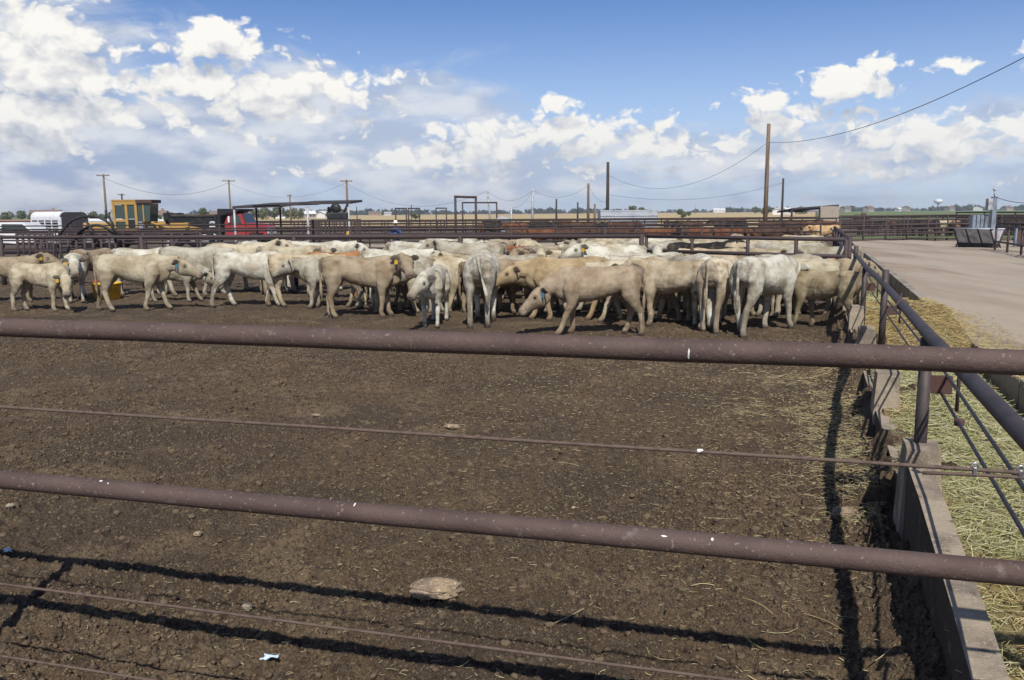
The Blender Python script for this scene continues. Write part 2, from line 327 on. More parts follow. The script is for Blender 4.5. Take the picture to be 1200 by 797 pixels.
# ------------------------------------------------------------------ terrain, road, fields
BX = lambda y: 2.56 + .3565 * (y - 5.33)          # pen-side face of the feed bunk wall at distance y
BD = np.array((.3565, 1.0)) / math.hypot(.3565, 1)   # along the bunk
BN = np.array((BD[1], -BD[0]))                       # towards the road
def sheet(name, pts, z, material, sub=1):
    me = bpy.data.meshes.new(name); me.from_pydata([(x, y, z) for x, y in pts], [], [tuple(range(len(pts)))]); me.update()
    o = link(name, me, material); tag(o, kind='structure'); return o
sheet('ground', [(-9000, -3000), (9000, -3000), (9000, 14000), (-9000, 14000)], -.16, 'far_soil')
def soil_h(x, y, far):
    rough = .25 + 1.05 * np.clip(fbm2(x * .35 + 4, y * .35, 3) * 1.6 - .3, 0, 1)
    d1, i1 = worley2(x * 6.5 + .3 * fbm2(x * 9, y * 9, 2), y * 6.5)
    d2, i2 = worley2(x * 15, y * 15 + 5)
    h = .055 * (fbm2(x * 1.3, y * 1.3, 4) - .5) + rough * (.050 * (np.clip(.75 - d1, 0, 1) * (.3 + i1)) + .040 * np.clip(.8 - d2, 0, 1) * (.1 + i2) * (.35 + .65 * far))
    d3, i3_ = worley2(x * 36 + 3, y * 36); h += .024 * np.clip(.85 - d3, 0, 1) * (.05 + i3_) * (.25 + .75 * far) + .014 * (vnoise2(x * 85 + 7, y * 85) - .5) * far
    h += .026 * (fbm2(x * 14, y * 14, 3) - .5) * rough + .012 * (vnoise2(x * 55, y * 55) - .5) * far
    dh, ih = worley2(x * 4.6 + 2, y * 4.2 + 8); q = np.clip(1 - (dh / .27) ** 2, 0, 1); h += (ih > .35) * (-.040 * q * (.5 + ih * .5) + .016 * np.exp(-((dh - .33) / .07) ** 2)); return h - .030
def bank(x, y):
    e = np.clip((BX(y) - x) / .55, 0, 1); pier_gap = np.clip(1.6 * fbm2(y * 1.1 + 2, y * 0, 2) - .2, .15, 1)
    return (1 - e) ** 2 * (.06 + .30 * pier_gap * (y > 5.8) + .10 * (y < 4.9)) * (.6 + .8 * fbm2(x * 4, y * 4, 3))
nr, nc = 1350, 1000
Yr = 1.9 * (34 / 1.9) ** (np.linspace(0, 1, nr)); S = np.linspace(-.92, .62, nc)
Yg, Sg = np.meshgrid(Yr, S, indexing='ij'); Xg = Sg * Yg
Xg = np.minimum(Xg, BX(Yg) + .06 + .0004 * np.arange(nc)[None, :])
hz = soil_h(Xg, Yg, np.clip((11 - Yg) / 6, 0, 1))
hz = hz + bank(Xg, Yg)     # muck banked against the bunk
Vg = np.stack([Xg, Yg, hz], -1).reshape(-1, 3)
ii = np.arange(nr * nc).reshape(nr, nc)
Fg = np.stack([ii[:-1, :-1], ii[:-1, 1:], ii[1:, 1:], ii[1:, :-1]], -1).reshape(-1, 4)
pen = link('pen_ground', fast_mesh('pen_ground', Vg, Fg, True), 'pen_soil'); tag(pen, kind='structure')

# feed road between the bunk kerb and the opposite feeders
def bl(y, off): p = np.array((BX(y), y)) + BN * off; return (p[0], p[1])
KERB = 1.62
road_pts = [bl(-6, KERB + .15), bl(-6, 26), (60, 34), (64, 62), bl(58, 4.5), bl(56, KERB + .15)]
rx0 = []
nr2, nc2 = 260, 160
tY = -4 * 0 + np.linspace(0, 1, nr2); yy = 1.5 + 54 * tY ** 1.7; oo = np.linspace(0, 1, nc2) ** 1.5 * 24 + KERB + .06
YY, OO = np.meshgrid(yy, oo, indexing='ij'); RX = BX(YY) + BN[0] * OO; RY = YY + BN[1] * OO
rz_ = .215 + .035 * (fbm2(RX * .5, RY * .5, 4) - .5) + .012 * (fbm2(RX * 5, RY * 5, 3) - .5)
rut = np.exp(-((OO - 4.2) / .5) ** 2) + np.exp(-((OO - 6.6) / .5) ** 2); rz_ -= .03 * rut
i2 = np.arange(nr2 * nc2).reshape(nr2, nc2)
road = link('road', fast_mesh('road', np.stack([RX, RY, rz_], -1).reshape(-1, 3), np.stack([i2[:-1, :-1], i2[:-1, 1:], i2[1:, 1:], i2[1:, :-1]], -1).reshape(-1, 4), True), 'road_dirt'); tag(road, kind='structure')
# far land
def band(name, x0, x1, y0, y1, z, material): return sheet(name, [(x0 * y0, y0), (x1 * y0, y0), (x1 * y1, y1), (x0 * y1, y1)], z, material)
band('wheat_field', -.36, .36, 112, 1250, -.05, 'dry_field')
band('grass_field', .362, 1.1, 112, 2300, -.06, 'green_field')
band('pasture', -1.1, -.362, 120, 1200, -.06, 'green_field')
band('grass_verge', .40, .66, 55.6, 60, .27, 'weed')
band('grass_strip', -.20, -.02, 37.0, 38.4, -.03, 'weed')
band('alley_path', -.36, .04, 42.5, 49, -.02, 'road_dirt'); band('alley_path', -.34, .10, 53, 60, -.02, 'road_dirt')

# ------------------------------------------------------------------ loose matter nobody could count
def strands(name, P, L, rad, tints, lift=.25, seed=1, material='straw'):
    g = np.random.default_rng(seed); n = len(P); ang = g.uniform(0, 2 * PI, n); bend = g.normal(0, .9, n); up = g.normal(0, lift, n)
    ts = np.linspace(-.5, .5, 5); rings = []
    for k, t in enumerate(ts):
        a = ang + bend * t
        c = P + np.stack([np.cos(a) * L * t, np.sin(a) * L * t, np.sin(up) * L * t - .25 * L * bend * 0 - .12 * L * t * t], 1)
        s = np.stack([-np.sin(a), np.cos(a), np.zeros(n)], 1) * rad[:, None]; u = np.zeros((n, 3)); u[:, 2] = rad
        w = (1, 1, 1, .9, .5)[k]
        rings.append(np.stack([c + s * w, c - s * w * .5 + u * w * .8, c - s * w * .5 - u * w * .8], 1))
    V = np.stack(rings, 1).reshape(-1, 3); base = (np.arange(n) * 15)[:, None]
    q = []
    for k in range(4):
        for j in range(3):
            j2 = (j + 1) % 3; q.append([k * 3 + j, k * 3 + j2, (k + 1) * 3 + j2, (k + 1) * 3 + j])
    Fq = (base[:, None, :] + np.array(q)[None]).reshape(-1, 4)
    me = fast_mesh(name, V, Fq); ca = me.color_attributes.new('tint', 'FLOAT_COLOR', 'POINT')
    pick = np.array(tints)[g.integers(0, len(tints), n)] * g.uniform(.7, 1.15, (n, 1))
    col = np.concatenate([np.repeat(pick, 15, 0), np.ones((n * 15, 1))], 1).astype(np.float32); ca.data.foreach_set('color', col.ravel())
    o = link(name, me, material); return o
def pen_z(x, y):
    return soil_h(x, y, np.clip((11 - y) / 6, 0, 1)) + bank(x, y)
# straw trodden into the pen, thick along the bunk
n1 = 900; y1 = 2.9 + 12 * rng.random(n1) ** 1.4; x1 = y1 * (.42 - 1.05 * rng.random(n1) ** 2.0); x1 = np.minimum(x1, BX(y1) - .1)
n2 = 4600; y2 = 3.6 + 9.5 * rng.random(n2) ** 1.1; x2 = BX(y2) - .08 - np.abs(rng.normal(0, .85, n2)) * (.35 + .65 * vnoise2(y2 * .9, y2 * 0 + 3))
keep = fbm2(x2 * 1.6 + 9, y2 * 1.6, 3) + .55 * (y2 > 5.5) * np.exp(-np.abs(BX(y2) - x2)) > .80; x2 = x2[keep]; y2 = y2[keep]
n3 = 4200; y3 = 3.4 + 10 * rng.random(n3); x3 = BX(y3) - rng.uniform(.1, 1, n3) ** 1.4 * 4.6
xs = np.concatenate([x1, x2, x3]); ys = np.concatenate([y1, y2, y3]); zs = pen_z(xs, ys) + .010
Ls = np.concatenate([rng.uniform(.012, .07, len(x1)), rng.uniform(.04, .20, len(x2)), rng.uniform(.015, .06, len(x3))])
STRAW = [(.52, .42, .22), (.46, .40, .22), (.58, .50, .30), (.40, .31, .15), (.45, .42, .24)]
o = strands('straw_litter', np.stack([xs, ys, zs], 1), Ls, rng.uniform(.0010, .0022, len(xs)) * (1 + .10 * np.maximum(ys - 4, 0)), STRAW, .12, 3); tag(o, kind='stuff')
yl = np.array([3.35, 3.5, 3.7, 3.9, 4.1, 4.3, 4.6, 5.0, 3.6, 4.2, 4.8, 5.5, 6.2, 7.0, 3.45, 3.55, 3.75, 4.0]); xl = yl * rng.uniform(-.1, .5, len(yl)); xl[:6] = yl[:6] * rng.uniform(.22, .5, 6)
o = strands('long_straw', np.stack([xl, yl, pen_z(xl, yl) + .02], 1), rng.uniform(.12, .34, len(yl)), rng.uniform(.0022, .0034, len(yl)), STRAW, .05, 41); tag(o, kind='stuff')
# pale chaff dusted over the soil by the bunk
n5 = 4200; y5 = 5.0 + 8.0 * rng.random(n5); x5 = BX(y5) - .05 - np.abs(rng.normal(0, 1.0, n5)); k5 = fbm2(x5 * 2.3 + 1, y5 * 2.3, 4) > .53 - .06 * (BX(y5) - x5 < .6); x5 = x5[k5]; y5 = y5[k5]
o = strands('chaff', np.stack([x5, y5, pen_z(x5, y5) + .006], 1), rng.uniform(.012, .04, len(x5)), rng.uniform(.0014, .003, len(x5)) * (1 + .10 * np.maximum(y5 - 4, 0)), [(.50, .37, .18), (.44, .33, .16), (.56, .44, .25)], .1, 8); tag(o, kind='stuff')
# crumbled manure
def lumps(name, P, size, material, seed=2):
    g = np.random.default_rng(seed); bm = bmesh.new(); bmesh.ops.create_icosphere(bm, subdivisions=2, radius=1); bm.verts.index_update()
    tv = np.array([v.co for v in bm.verts]); tf = np.array([[v.index for v in f.verts] for f in bm.faces]); bm.free(); n = len(P); k = len(tv)
    var = [tv * (1 + .32 * vnoise3(tv * 1.6 + q * 11)[:, None] + .16 * vnoise3(tv * 4.5 + q * 7)[:, None]) * np.array((1, g.uniform(.6, 1), g.uniform(.45, .8))) for q in range(8)]
    vi = g.integers(0, 8, n); a = g.uniform(0, 2 * PI, n); T_ = np.array(var)[vi]
    x = T_[:, :, 0] * np.cos(a)[:, None] - T_[:, :, 1] * np.sin(a)[:, None]; y = T_[:, :, 0] * np.sin(a)[:, None] + T_[:, :, 1] * np.cos(a)[:, None]
    V = (np.stack([x, y, T_[:, :, 2]], -1) * size[:, None, None] + P[:, None, :]).reshape(-1, 3)
    Fq = (np.arange(n)[:, None, None] * k + tf[None]).reshape(-1, 3)
    return link(name, fast_mesh(name, V, Fq), material)
n4 = 4200; y4 = 2.8 + 11.5 * rng.random(n4) ** 1.25; x4 = np.minimum(y4 * rng.uniform(-.68, .5, n4), BX(y4) - .1)
k4 = fbm2(x4 * .8 + 3, y4 * .8, 3) > .34; x4 = x4[k4]; y4 = y4[k4]
o = lumps('manure_crumbs', np.stack([x4, y4, pen_z(x4, y4)], 1), .005 + .024 * rng.random(len(x4)) ** 2.6 + .0012 * y4, 'clod'); tag(o, kind='stuff')

def crumbs(name, n, seed):
    g = np.random.default_rng(seed); y = 2.6 + 12.5 * g.random(n) ** 1.15; x = np.minimum(y * g.uniform(-.72, .52, n), BX(y) - .1)
    k = fbm2(x * .55 + 8, y * .55, 3) + .5 * g.random(n) > .62; x = x[k]; y = y[k]; n = len(x)
    bm = bmesh.new(); bmesh.ops.create_icosphere(bm, subdivisions=1, radius=1); bm.verts.index_update(); tv = np.array([v.co for v in bm.verts]); tf = np.array([[v.index for v in f.verts] for f in bm.faces]); bm.free(); kk = len(tv)
    var = np.array([tv * g.uniform(.55, 1.25, (kk, 1)) * np.array((1, g.uniform(.6, 1), g.uniform(.5, .95))) for q in range(16)])
    T_ = var[g.integers(0, 16, n)]; a = g.uniform(0, 2 * PI, n); s = (.0035 + .014 * g.random(n) ** 2.6 + .0010 * y) * (.6 + .7 * np.clip(fbm2(x * .35 + 4, y * .35, 3) * 1.6 - .3, 0, 1))
    X = T_[:, :, 0] * np.cos(a)[:, None] - T_[:, :, 1] * np.sin(a)[:, None]; Y = T_[:, :, 0] * np.sin(a)[:, None] + T_[:, :, 1] * np.cos(a)[:, None]
    V = np.stack([X, Y, T_[:, :, 2]], -1) * s[:, None, None] + np.stack([x, y, pen_z(x, y) + .002], 1)[:, None, :]
    return tag(link(name, fast_mesh(name, V.reshape(-1, 3), (np.arange(n)[:, None, None] * kk + tf[None]).reshape(-1, 3)), 'clod'), kind='stuff')
crumbs('soil_crumbs', 60000, 31)

# hay in the trough between bunk wall and kerb
ny, no_ = 620, 90; hy = 2.0 + 44 * np.linspace(0, 1, ny) ** 1.8; ho_ = np.linspace(.08, KERB + .02, no_)
HY, HO = np.meshgrid(hy, ho_, indexing='ij')
def hay_z(y, o):
    t = (o - .1) / (KERB - .1); z = .20 + .16 * (fbm2(y * .9, o * 1.3, 4) - .5) + .10 * (1 - t) - .24 * np.clip((t - .55) / .4, 0, 1) * np.clip((12.6 - y) / 1.2, 0, 1) - .20 * np.clip((t - .5) / .45, 0, 1) * np.clip((y - 17.5) / 2, 0, 1)
    z += .30 * np.exp(-((y - 14.0) / 2.1) ** 2) * np.clip((t - .30) / .35, 0, 1) * (.55 + .9 * fbm2(y * 1.5 + 3, o * 2.2, 3)) * np.clip((1.0 - t) / .12 + .35, 0, 1) + .06 * np.exp(-((t - .5) / .3) ** 2) - .12 * np.clip((y - 17) / 6, 0, 1)
    return z + .07 * (fbm2(y * 5, o * 5, 4) - .5) + .03 * (fbm2(y * 13, o * 13, 3) - .5)
HZ = hay_z(HY, HO); hx = BX(HY) + BN[0] * HO; hyy = HY + BN[1] * HO; i3 = np.arange(ny * no_).reshape(ny, no_)
hme = fast_mesh('hay', np.stack([hx, hyy, HZ], -1).reshape(-1, 3), np.stack([i3[:-1, :-1], i3[:-1, 1:], i3[1:, 1:], i3[1:, :-1]], -1).reshape(-1, 4), True)
ca = hme.color_attributes.new('tint', 'FLOAT_COLOR', 'POINT'); brown = np.clip(fbm2(HY * .8 + 5, HO * 1.2, 3) * 2.2 - .9 + np.exp(-((HY - 14) / 3) ** 2), 0, 1)[..., None]
tc_ = (1 - brown) * np.array((.17, .15, .07)) + brown * np.array((.20, .145, .065)); tc_ = np.concatenate([tc_, np.ones(tc_.shape[:2] + (1,))], -1).astype(np.float32); ca.data.foreach_set('color', tc_.ravel())
tag(link('hay_bed', hme, 'straw'), kind='stuff')
def hay(name, n, ya, yb, rad, tints, seed, sel=None):
    g = np.random.default_rng(seed); y = ya + (yb - ya) * g.random(n) ** 1.2; o_ = g.uniform(.12, KERB - .03, n)
    if sel is not None: k = sel(y, o_, g); y = y[k]; o_ = o_[k]
    P = np.stack([BX(y) + BN[0] * o_, y + BN[1] * o_, hay_z(y, o_) + g.uniform(0, .03, len(y))], 1)
    return tag(strands(name, P, (.04 + .24 * g.random(len(y)) ** 1.8) , g.uniform(.0013, .0034, len(y)) * (1 + .10 * np.maximum(y - 5, 0)), tints, .28, seed), kind='stuff')
bsel = lambda y, o: fbm2(y * .8 + 5, o * 1.2, 3) * 2.2 - .9 + np.exp(-((y - 14) / 3) ** 2)
hay('green_hay', 26000, 2.4, 19, 1, [(.44, .44, .20), (.52, .50, .26), (.58, .54, .32), (.40, .41, .17), (.60, .56, .36)], 11, lambda y, o, g: bsel(y, o) < g.uniform(.1, .7, len(y)))
hay('golden_hay', 17000, 2.4, 19, 1, [(.52, .40, .18), (.46, .35, .15), (.56, .46, .24), (.40, .30, .13)], 12, lambda y, o, g: bsel(y, o) > g.uniform(.1, .7, len(y)))

# feed spilled over the kerb onto the road edge
g_ = np.random.default_rng(77); ns = 3200; sy = 8.5 + 10 * g_.random(ns); so = KERB + .02 + np.abs(g_.normal(0, .22, ns)) * np.exp(-((sy - 14) / 3.5) ** 2) * 1.6
P_ = np.stack([BX(sy) + BN[0] * so, sy + BN[1] * so, np.where(so < KERB + .17, .280, .240)], 1)
tag(strands('spilled_feed', P_, .03 + .14 * g_.random(ns) ** 2, g_.uniform(.002, .005, ns), [(.50, .40, .20), (.44, .34, .16), (.54, .46, .26)], .08, 78), kind='stuff')

# ------------------------------------------------------------------ fences
def pipe(pts, r, n=14):
    mb = MB(); mb.tube(pts, r, n); return mb
# near fence across the picture: two pipes, three wires
nf = thing('pipe_fence', 'rusty brown pipe and wire fence closest to the viewer, crossing the whole picture', 'fence', (0, 0, 0))
NA = np.array((-2.03, 3.25)); ND = np.array((math.cos(math.radians(-15)), math.sin(math.radians(-15))))
def np_(t, z): return (NA[0] + ND[0] * t, NA[1] + ND[1] * t, z)
def wavy(z, r, t0=-2.6, t1=5.2, n=24, sag=0.0, mat_='rusty_pipe', name='rail', amp=.004, seed=0):
    g = random.Random(seed); pts = [np_(t0 + (t1 - t0) * k / n, z + g.uniform(-amp, amp) - sag * 4 * (k / n) * (1 - k / n)) for k in range(n + 1)]
    mb = MB(); mb.tube(pts, r, 24 if r > .02 else 8); o = mb.build(name, mat_, nf); return o
r1 = wavy(1.722, .0365, seed=1, amp=.0015); r2 = wavy(1.097, .0365, seed=2, amp=.0015)
def wire_z(px, py):
    d = ray(px, py); nrm = np.array((-ND[1], ND[0])); t = (nrm @ NA) / (nrm @ d[:2]); return (EYE + d * t)[2]
wavy(wire_z(300, 496), .0062, mat_='rusty_wire', name='wire', seed=3, amp=.0008, n=14)
wavy(wire_z(410, 738), .0055, mat_='rusty_wire', name='wire', seed=4, amp=.0008, n=14)
wavy(wire_z(70, 780), .0055, mat_='rusty_wire', name='wire', seed=5, amp=.0008, n=14)
# doubled wire end with two clamps
zw = wire_z(300, 496)
def nf_t(px):
    d = ray(px, 540); nrm = np.array((-ND[1], ND[0])); t = (nrm @ NA) / (nrm @ d[:2]); p = (EYE + d * t)[:2]; return float((p - NA) @ ND)
ta = nf_t(1082); mb = MB(); mb.tube([np_(ta, zw - .020), np_(ta + .1, zw - .016), np_(ta + .3, zw - .014), np_(ta + .8, zw - .014)], .0055, 8); mb.build('wire_tail', 'rusty_wire', nf)
for px in (1143, 1197):
    t = nf_t(px); mb = MB(); q = np.array(np_(t, zw)); mb.box(q + (0, 0, -.004), (.012, .014, .026), math.radians(-15), .003)
    mb.tube([q + np.array((ND[0] * .009 * math.cos(a), ND[1] * .009 * math.cos(a), .009 + .011 * math.sin(a))) for a in np.linspace(-.4, PI + .4, 10)], .0035, 6); mb.build('wire_clamp', 'zinc', nf)
for t in (-.60, 4.4):
    mb = MB(); p = np_(t, 0); mb.tube([(p[0] - .03, p[1] - .07, -.3), (p[0] - .03, p[1] - .07, 1.80)], .036, 18); mb.build('post', 'rusty_pipe', nf)
def splat(px, py, z, w, h, rail_r=.0365):
    """dried dropping lying over the pipe"""
    d = ray(px, py); nrm = np.array((-ND[1], ND[0])); t = (nrm @ NA) / (nrm @ d[:2]); p = (EYE + d * t); s = float((p[:2] - NA) @ ND)
    g = random.Random(int(px * 7 + py)); V = []; Fc = []; n = 14; c0 = math.atan2(p[2] - z, .02)
    V.append((0, 0))
    for k in range(n):
        a = 2 * PI * k / n; q = g.uniform(.6, 1.1); V.append((math.cos(a) * w * q, math.sin(a) * h * q))
    P = []
    up = math.asin(max(-.95, min(.95, (p[2] - z) / rail_r)))
    for a, b in V:
        th = up + b / rail_r; base = np.array(np_(s + a, z)); nx = np.array((nrm[0] * -math.cos(th), nrm[1] * -math.cos(th), math.sin(th))); P.append(base + nx * (rail_r + .0022))
    mb = MB(); mb.add(P, [(0, k, k % n + 1) for k in range(1, n + 1)], True); mb.build('bird_dropping', 'dropping', nf)
splat(808, 412, 1.722, .0035, .017); splat(121, 563, 1.097, .008, .005); splat(131, 565, 1.097, .004, .004); splat(779, 625, 1.097, .011, .003); splat(835, 629, 1.097, .005, .007); splat(418, 590, 1.097, .004, .01)
mb = MB(); zq = wire_z(820, 527)
mb.box(np_(nf_t(820), zw + .004), (.02, .012, .010), 0, .003); mb.build('bird_dropping', 'dropping', nf)

# feed bunk: concrete wall with piers
bunk = thing('feed_bunk', 'long low concrete feed bunk wall with piers along the pen side of the hay', 'feed bunk', (0, 0, 0))
mb = MB(); segs = [(-1, .32), (2.6, .36), (3.4, .45), (4.6, .53), (5.3, .54), (5.5, .30), (9, .28), (13, .28), (18.6, .28), (28, .4), (46, .4)]
prof = []
for y, zt in segs:
    a = bl(y, .02); b = bl(y, .155); prof.append([(a[0], a[1], -.2), (a[0], a[1], zt), (b[0], b[1], zt - .004), (b[0] , b[1], -.2)])
V = [p for q in prof for p in q]; Fc = []
for i in range(len(prof) - 1):
    for k in range(4): Fc.append((i * 4 + k, i * 4 + (k + 1) % 4, i * 4 + 4 + (k + 1) % 4, i * 4 + 4 + k))
mb.add(V, Fc + [(0, 1, 2, 3), (len(V) - 4, len(V) - 1, len(V) - 2, len(V) - 3)]); wl = mb.build('wall', 'concrete', bunk); wl.data.materials.append(M['muck_shade_wall'])
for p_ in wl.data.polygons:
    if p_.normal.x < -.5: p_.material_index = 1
PIERS = [5.33, 7.85, 10.85, 13.4, 16.0, 18.7, 21.4, 24.1, 27]
def pier(y):
    bm = bmesh.new(); bmesh.ops.create_cube(bm, size=1); bmesh.ops.subdivide_edges(bm, edges=bm.edges[:], cuts=5, use_grid_fill=True)
    g = np.random.default_rng(int(y * 10)); off = g.uniform(0, 9)
    ang = math.atan2(BD[1], BD[0]); c = bl(y, .115)
    P = np.array([v.co for v in bm.verts]); z01 = P[:, 2] + .5
    P2 = np.stack([P[:, 0] * (.30 + .14 * (1 - z01)), P[:, 1] * (.20 + .07 * (1 - z01)) - .03 * (1 - z01) * 0, z01 * .85 - .22], 1)
    P2 = P2 + .012 * np.stack([vnoise3(P2 * 7 + off), vnoise3(P2 * 7 + 4 + off), vnoise3(P2 * 7 + 8 + off)], 1)
    R = np.array(Matrix.Rotation(ang, 3, 'Z')); P3 = P2 @ R.T + np.array((c[0], c[1], 0))
    for v, p in zip(bm.verts, P3): v.co = p
    me = bpy.data.meshes.new('pier'); bm.to_mesh(me); bm.free(); link('pier', me, 'concrete', bunk)
for y in PIERS: pier(y)
# kerb of the feed road
kerb = thing('kerb', None, None); kerb['kind'] = 'structure'
for k, (ya, yb) in enumerate([(-1.5, 2.2), (2.25, 6.4), (6.45, 9.6), (9.64, 13), (13.05, 16.5), (16.55, 20), (20.06, 26), (26.1, 33), (33.1, 46)]):
    mb = MB(); g = random.Random(k); a = np.array(bl(ya, KERB)); b = np.array(bl(yb, KERB)); a2 = np.array(bl(ya, KERB + .17)); b2 = np.array(bl(yb, KERB + .17)); zt = .268 + g.uniform(-.012, .012); dz = g.uniform(-.012, .012)
    mb.add([(*a, -.15), (*b, -.15), (*b2, -.15), (*a2, -.15), (*a, zt), (*b, zt + dz), (*b2, zt + dz), (*a2, zt)], [(0, 1, 2, 3), (4, 5, 6, 7), (0, 1, 5, 4), (1, 2, 6, 5), (2, 3, 7, 6), (3, 0, 4, 7)]); mb.build('kerb_stone', 'curb_concrete', kerb)
# bunk fence
bf = thing('feed_fence', 'pipe fence with thick grey top pipe running along the feed bunk piers', 'fence', (0, 0, 0))
PA = at(1087, 391, 5.34); PC = at(1037, 334, 10.9); PD = at(1014, 312, 13.4); PE = at(1003, 298, 18.6); PN = at(1200, 510, 3.02)
dn = (PN - PA) / np.linalg.norm(PN - PA)
tops = [PN + dn * 3.2, PN, PA, PC, PD, PE, np.array((BX(26) + .36, 26.1, 1.2)), np.array((BX(35) + .36, 35.1, 1.2)), np.array((BX(44) + .36, 44.1, 1.2))]
pipe(tops, .039, 18).build('top_rail', 'grey_pipe', bf)
cp = at(1057, 352, 8.0); mb = MB(); ax = (PC - PA) / np.linalg.norm(PC - PA); c_ = PA + (PC - PA) * .42
mb.tube([c_ - ax * .05, c_ + ax * .05], .054, 18); mb.build('coupling', 'rusty_pipe', bf)
for p, ex, r in ((PA, -.03, .040), (PC, .20, .042), (PD, -.03, .040), (PE, .18, .05), (tops[0], -.03, .04), (np.array((BX(21.5) + .33, 21.5, 1.2)), 0, .04), (np.array((BX(24.2) + .33, 24.2, 1.2)), 0, .04), (np.array((BX(27) + .33, 27, 1.2)), 0, .04), (np.array((BX(30) + .33, 30, 1.2)), 0, .04)):
    mb = MB(); mb.tube([(p[0], p[1], .2), (p[0], p[1], p[2] + ex)], r, 16); mb.build('post', 'grey_pipe', bf)
for p in (PA, PC, PD):
    q = np.array((p[0], p[1])) + BN * .10
    mb = MB(); mb.box((q[0], q[1], p[2] - .33), (.018, .13, .12), math.atan2(BD[1], BD[0]) , .004); mb.build('bracket', 'rust_sheet', bf)
    q2 = np.array((p[0], p[1])) + BN * .20; mb = MB(); mb.tube([(q2[0], q2[1], p[2] - .50), (q2[0], q2[1], p[2] - .10)], .012, 8); mb.build('cable_rod', 'dark_pipe', bf)
CA = [at(1200, 625, 3.1), at(1103, 461, 5.3), at(1046, 378, 10.6), at(1024, 346, 13.2), at(1010, 318, 18.4)]; CB = [at(1200, 572, 3.1), at(1110, 440, 5.3), at(1045, 358, 10.6), at(1022, 331, 13.2), at(1009, 309, 18.4)]
for q in (CA, CB): q.insert(0, q[0] + (q[0] - q[1]) * .9); pipe(q, .0095, 10).build('cable', 'cable', bf)
qc = CA[1] * .72 + CA[2] * .28 if False else at(1124, 495, 4.65); mb = MB(); mb.box(qc, (.045, .045, .045), .4, .01); mb.build('cable_clamp', 'rust_sheet', bf)

# back fences of the pens
def fence(label, pts, heights, spacing, r, material='far_pipe', post_r=None, post_h=None, skip=(), name='pipe_fence', wires=()):
    root = thing(name, label, 'fence'); P = [np.array(p, float) for p in pts]
    for h in heights:
        pipe([(p[0], p[1], h) for p in P], r, 8).build('rail', material, root)
    for h in wires:
        pipe([(p[0], p[1], h) for p in P], .008, 5).build('wire', 'cable', root)
    pr = post_r or r * 1.15; ph = post_h or heights[0] + .03; k = 0
    g = random.Random(len(label))
    for a, b in zip(P[:-1], P[1:]):
        L = np.linalg.norm(b - a); n = max(1, int(round(L / spacing)))
        for i in range(n + (1 if b is P[-1] else 0)):
            p = a + (b - a) * i / n; k += 1
            if k > 98: break
            mb = MB(); mb.tube([(p[0], p[1], -.2), (p[0], p[1], ph + g.uniform(-.01, .05))], pr, 8); mb.build('post', material, root)
    return root
F0L, F0M, F0R = at(-260, 277, 29.5), at(752, 276.5, 22.3), at(992, 281, 18.75)
fence('dark pipe fence at the back of the near pen with cattle crowding along it', [F0L[:2], at(0, 277, 26.4)[:2], F0M[:2]], (1.5, .80), 4.6, .056, 'dark_pipe', .07, wires=(1.16,))
gate = thing('pipe_gate', 'dark pipe gate of level bars swung across the corner beside the feed bunk', 'gate')
ga, gb = F0M[:2] + np.array((.12, -.05)), F0R[:2]
for h in (1.5, 1.12, .74, .38, .04): pipe([(*ga, h), (*gb, h)], .047, 12).build('bar', 'dark_pipe', gate)
for f in (0, .26, .55, .78, 1): q = ga + (gb - ga) * f; pipe([(*q, .02 if f in (0, 1) else .38 if f < .3 else .74), (*q, 1.5)], .045, 12).build('upright', 'dark_pipe', gate)
fence('second long pipe fence behind the packed pen of cream cattle', [(-26, 36.2), (-10, 35.2), (0, 34.2), (11.2, 32.4)], (1.5, 1.12, .74, .36), 3.4, .034, 'dark_pipe')
fence('third pipe fence along the alley beyond the packed pen', [(-34, 41), (-2, 40.2), (14.5, 39.5)], (1.5, 1.15, .8, .45), 4, .036)
fence('fourth pipe fence across the middle pens with four thin bars', [(-40, 51), (18.5, 50.2)], (1.55, 1.15, .7), 4.5, .036)
fence('long dark pipe fence in front of the brown cattle pens', [(-46, 62), (23.5, 61)], (1.55, 1.15, .7), 4.2, .04)
fence('distant pipe fence behind the brown cattle pens', [(-60, 71), (75, 69)], (1.5, 1.1, .7), 3.6, .045)
fence('dark far fence whose bars merge into one band', [(-75, 80), (90, 78)], (1.5, 1.15, .8), 2.6, .05)
fence('last fence of the feed yard before the yellow field', [(-95, 96), (120, 94)], (1.3, .95), 3.4, .05)
fence('pipe fence closing the far end of the dirt road', [at(985, 258, 52)[:2], at(1111, 258, 58)[:2], at(1190, 258, 47)[:2] + np.array((3, 8))], (1.75, 1.45, 1.15, .85, .55, .25), 2.2, .05, 'dark_pipe')
fence('dark pen fence running on past the black cows at the road end', [at(985, 258, 63)[:2], at(1330, 258, 61)[:2]], (1.7, 1.4, 1.1, .8, .5), 2.2, .05, 'dark_pipe')
fence('furthest dark pen fence before the green field', [at(985, 258, 74)[:2], at(1330, 258, 73)[:2]], (1.55, 1.3, 1.05, .8), 2.4, .05, 'dark_pipe')
fence('pipe rail fence beside the grey feeders across the road', [at(1166, 290, 40)[:2], at(1215, 300, 33)[:2], at(1330, 300, 24)[:2]], (1.35, .62), 2.2, .045, 'dark_pipe')
fence('dark pen fence standing beyond the feeders across the road', [at(1120, 262, 66)[:2], at(1320, 262, 52)[:2]], (1.9, 1.5, 1.1, .7, .3), 3, .05, 'dark_pipe')
fence('side fence running back from the pen corner along the bunk', [np.array(bl(19, .2)), np.array(bl(32, .2))], (1.5, 1.15, .8, .45), 2.6, .045, 'dark_pipe')
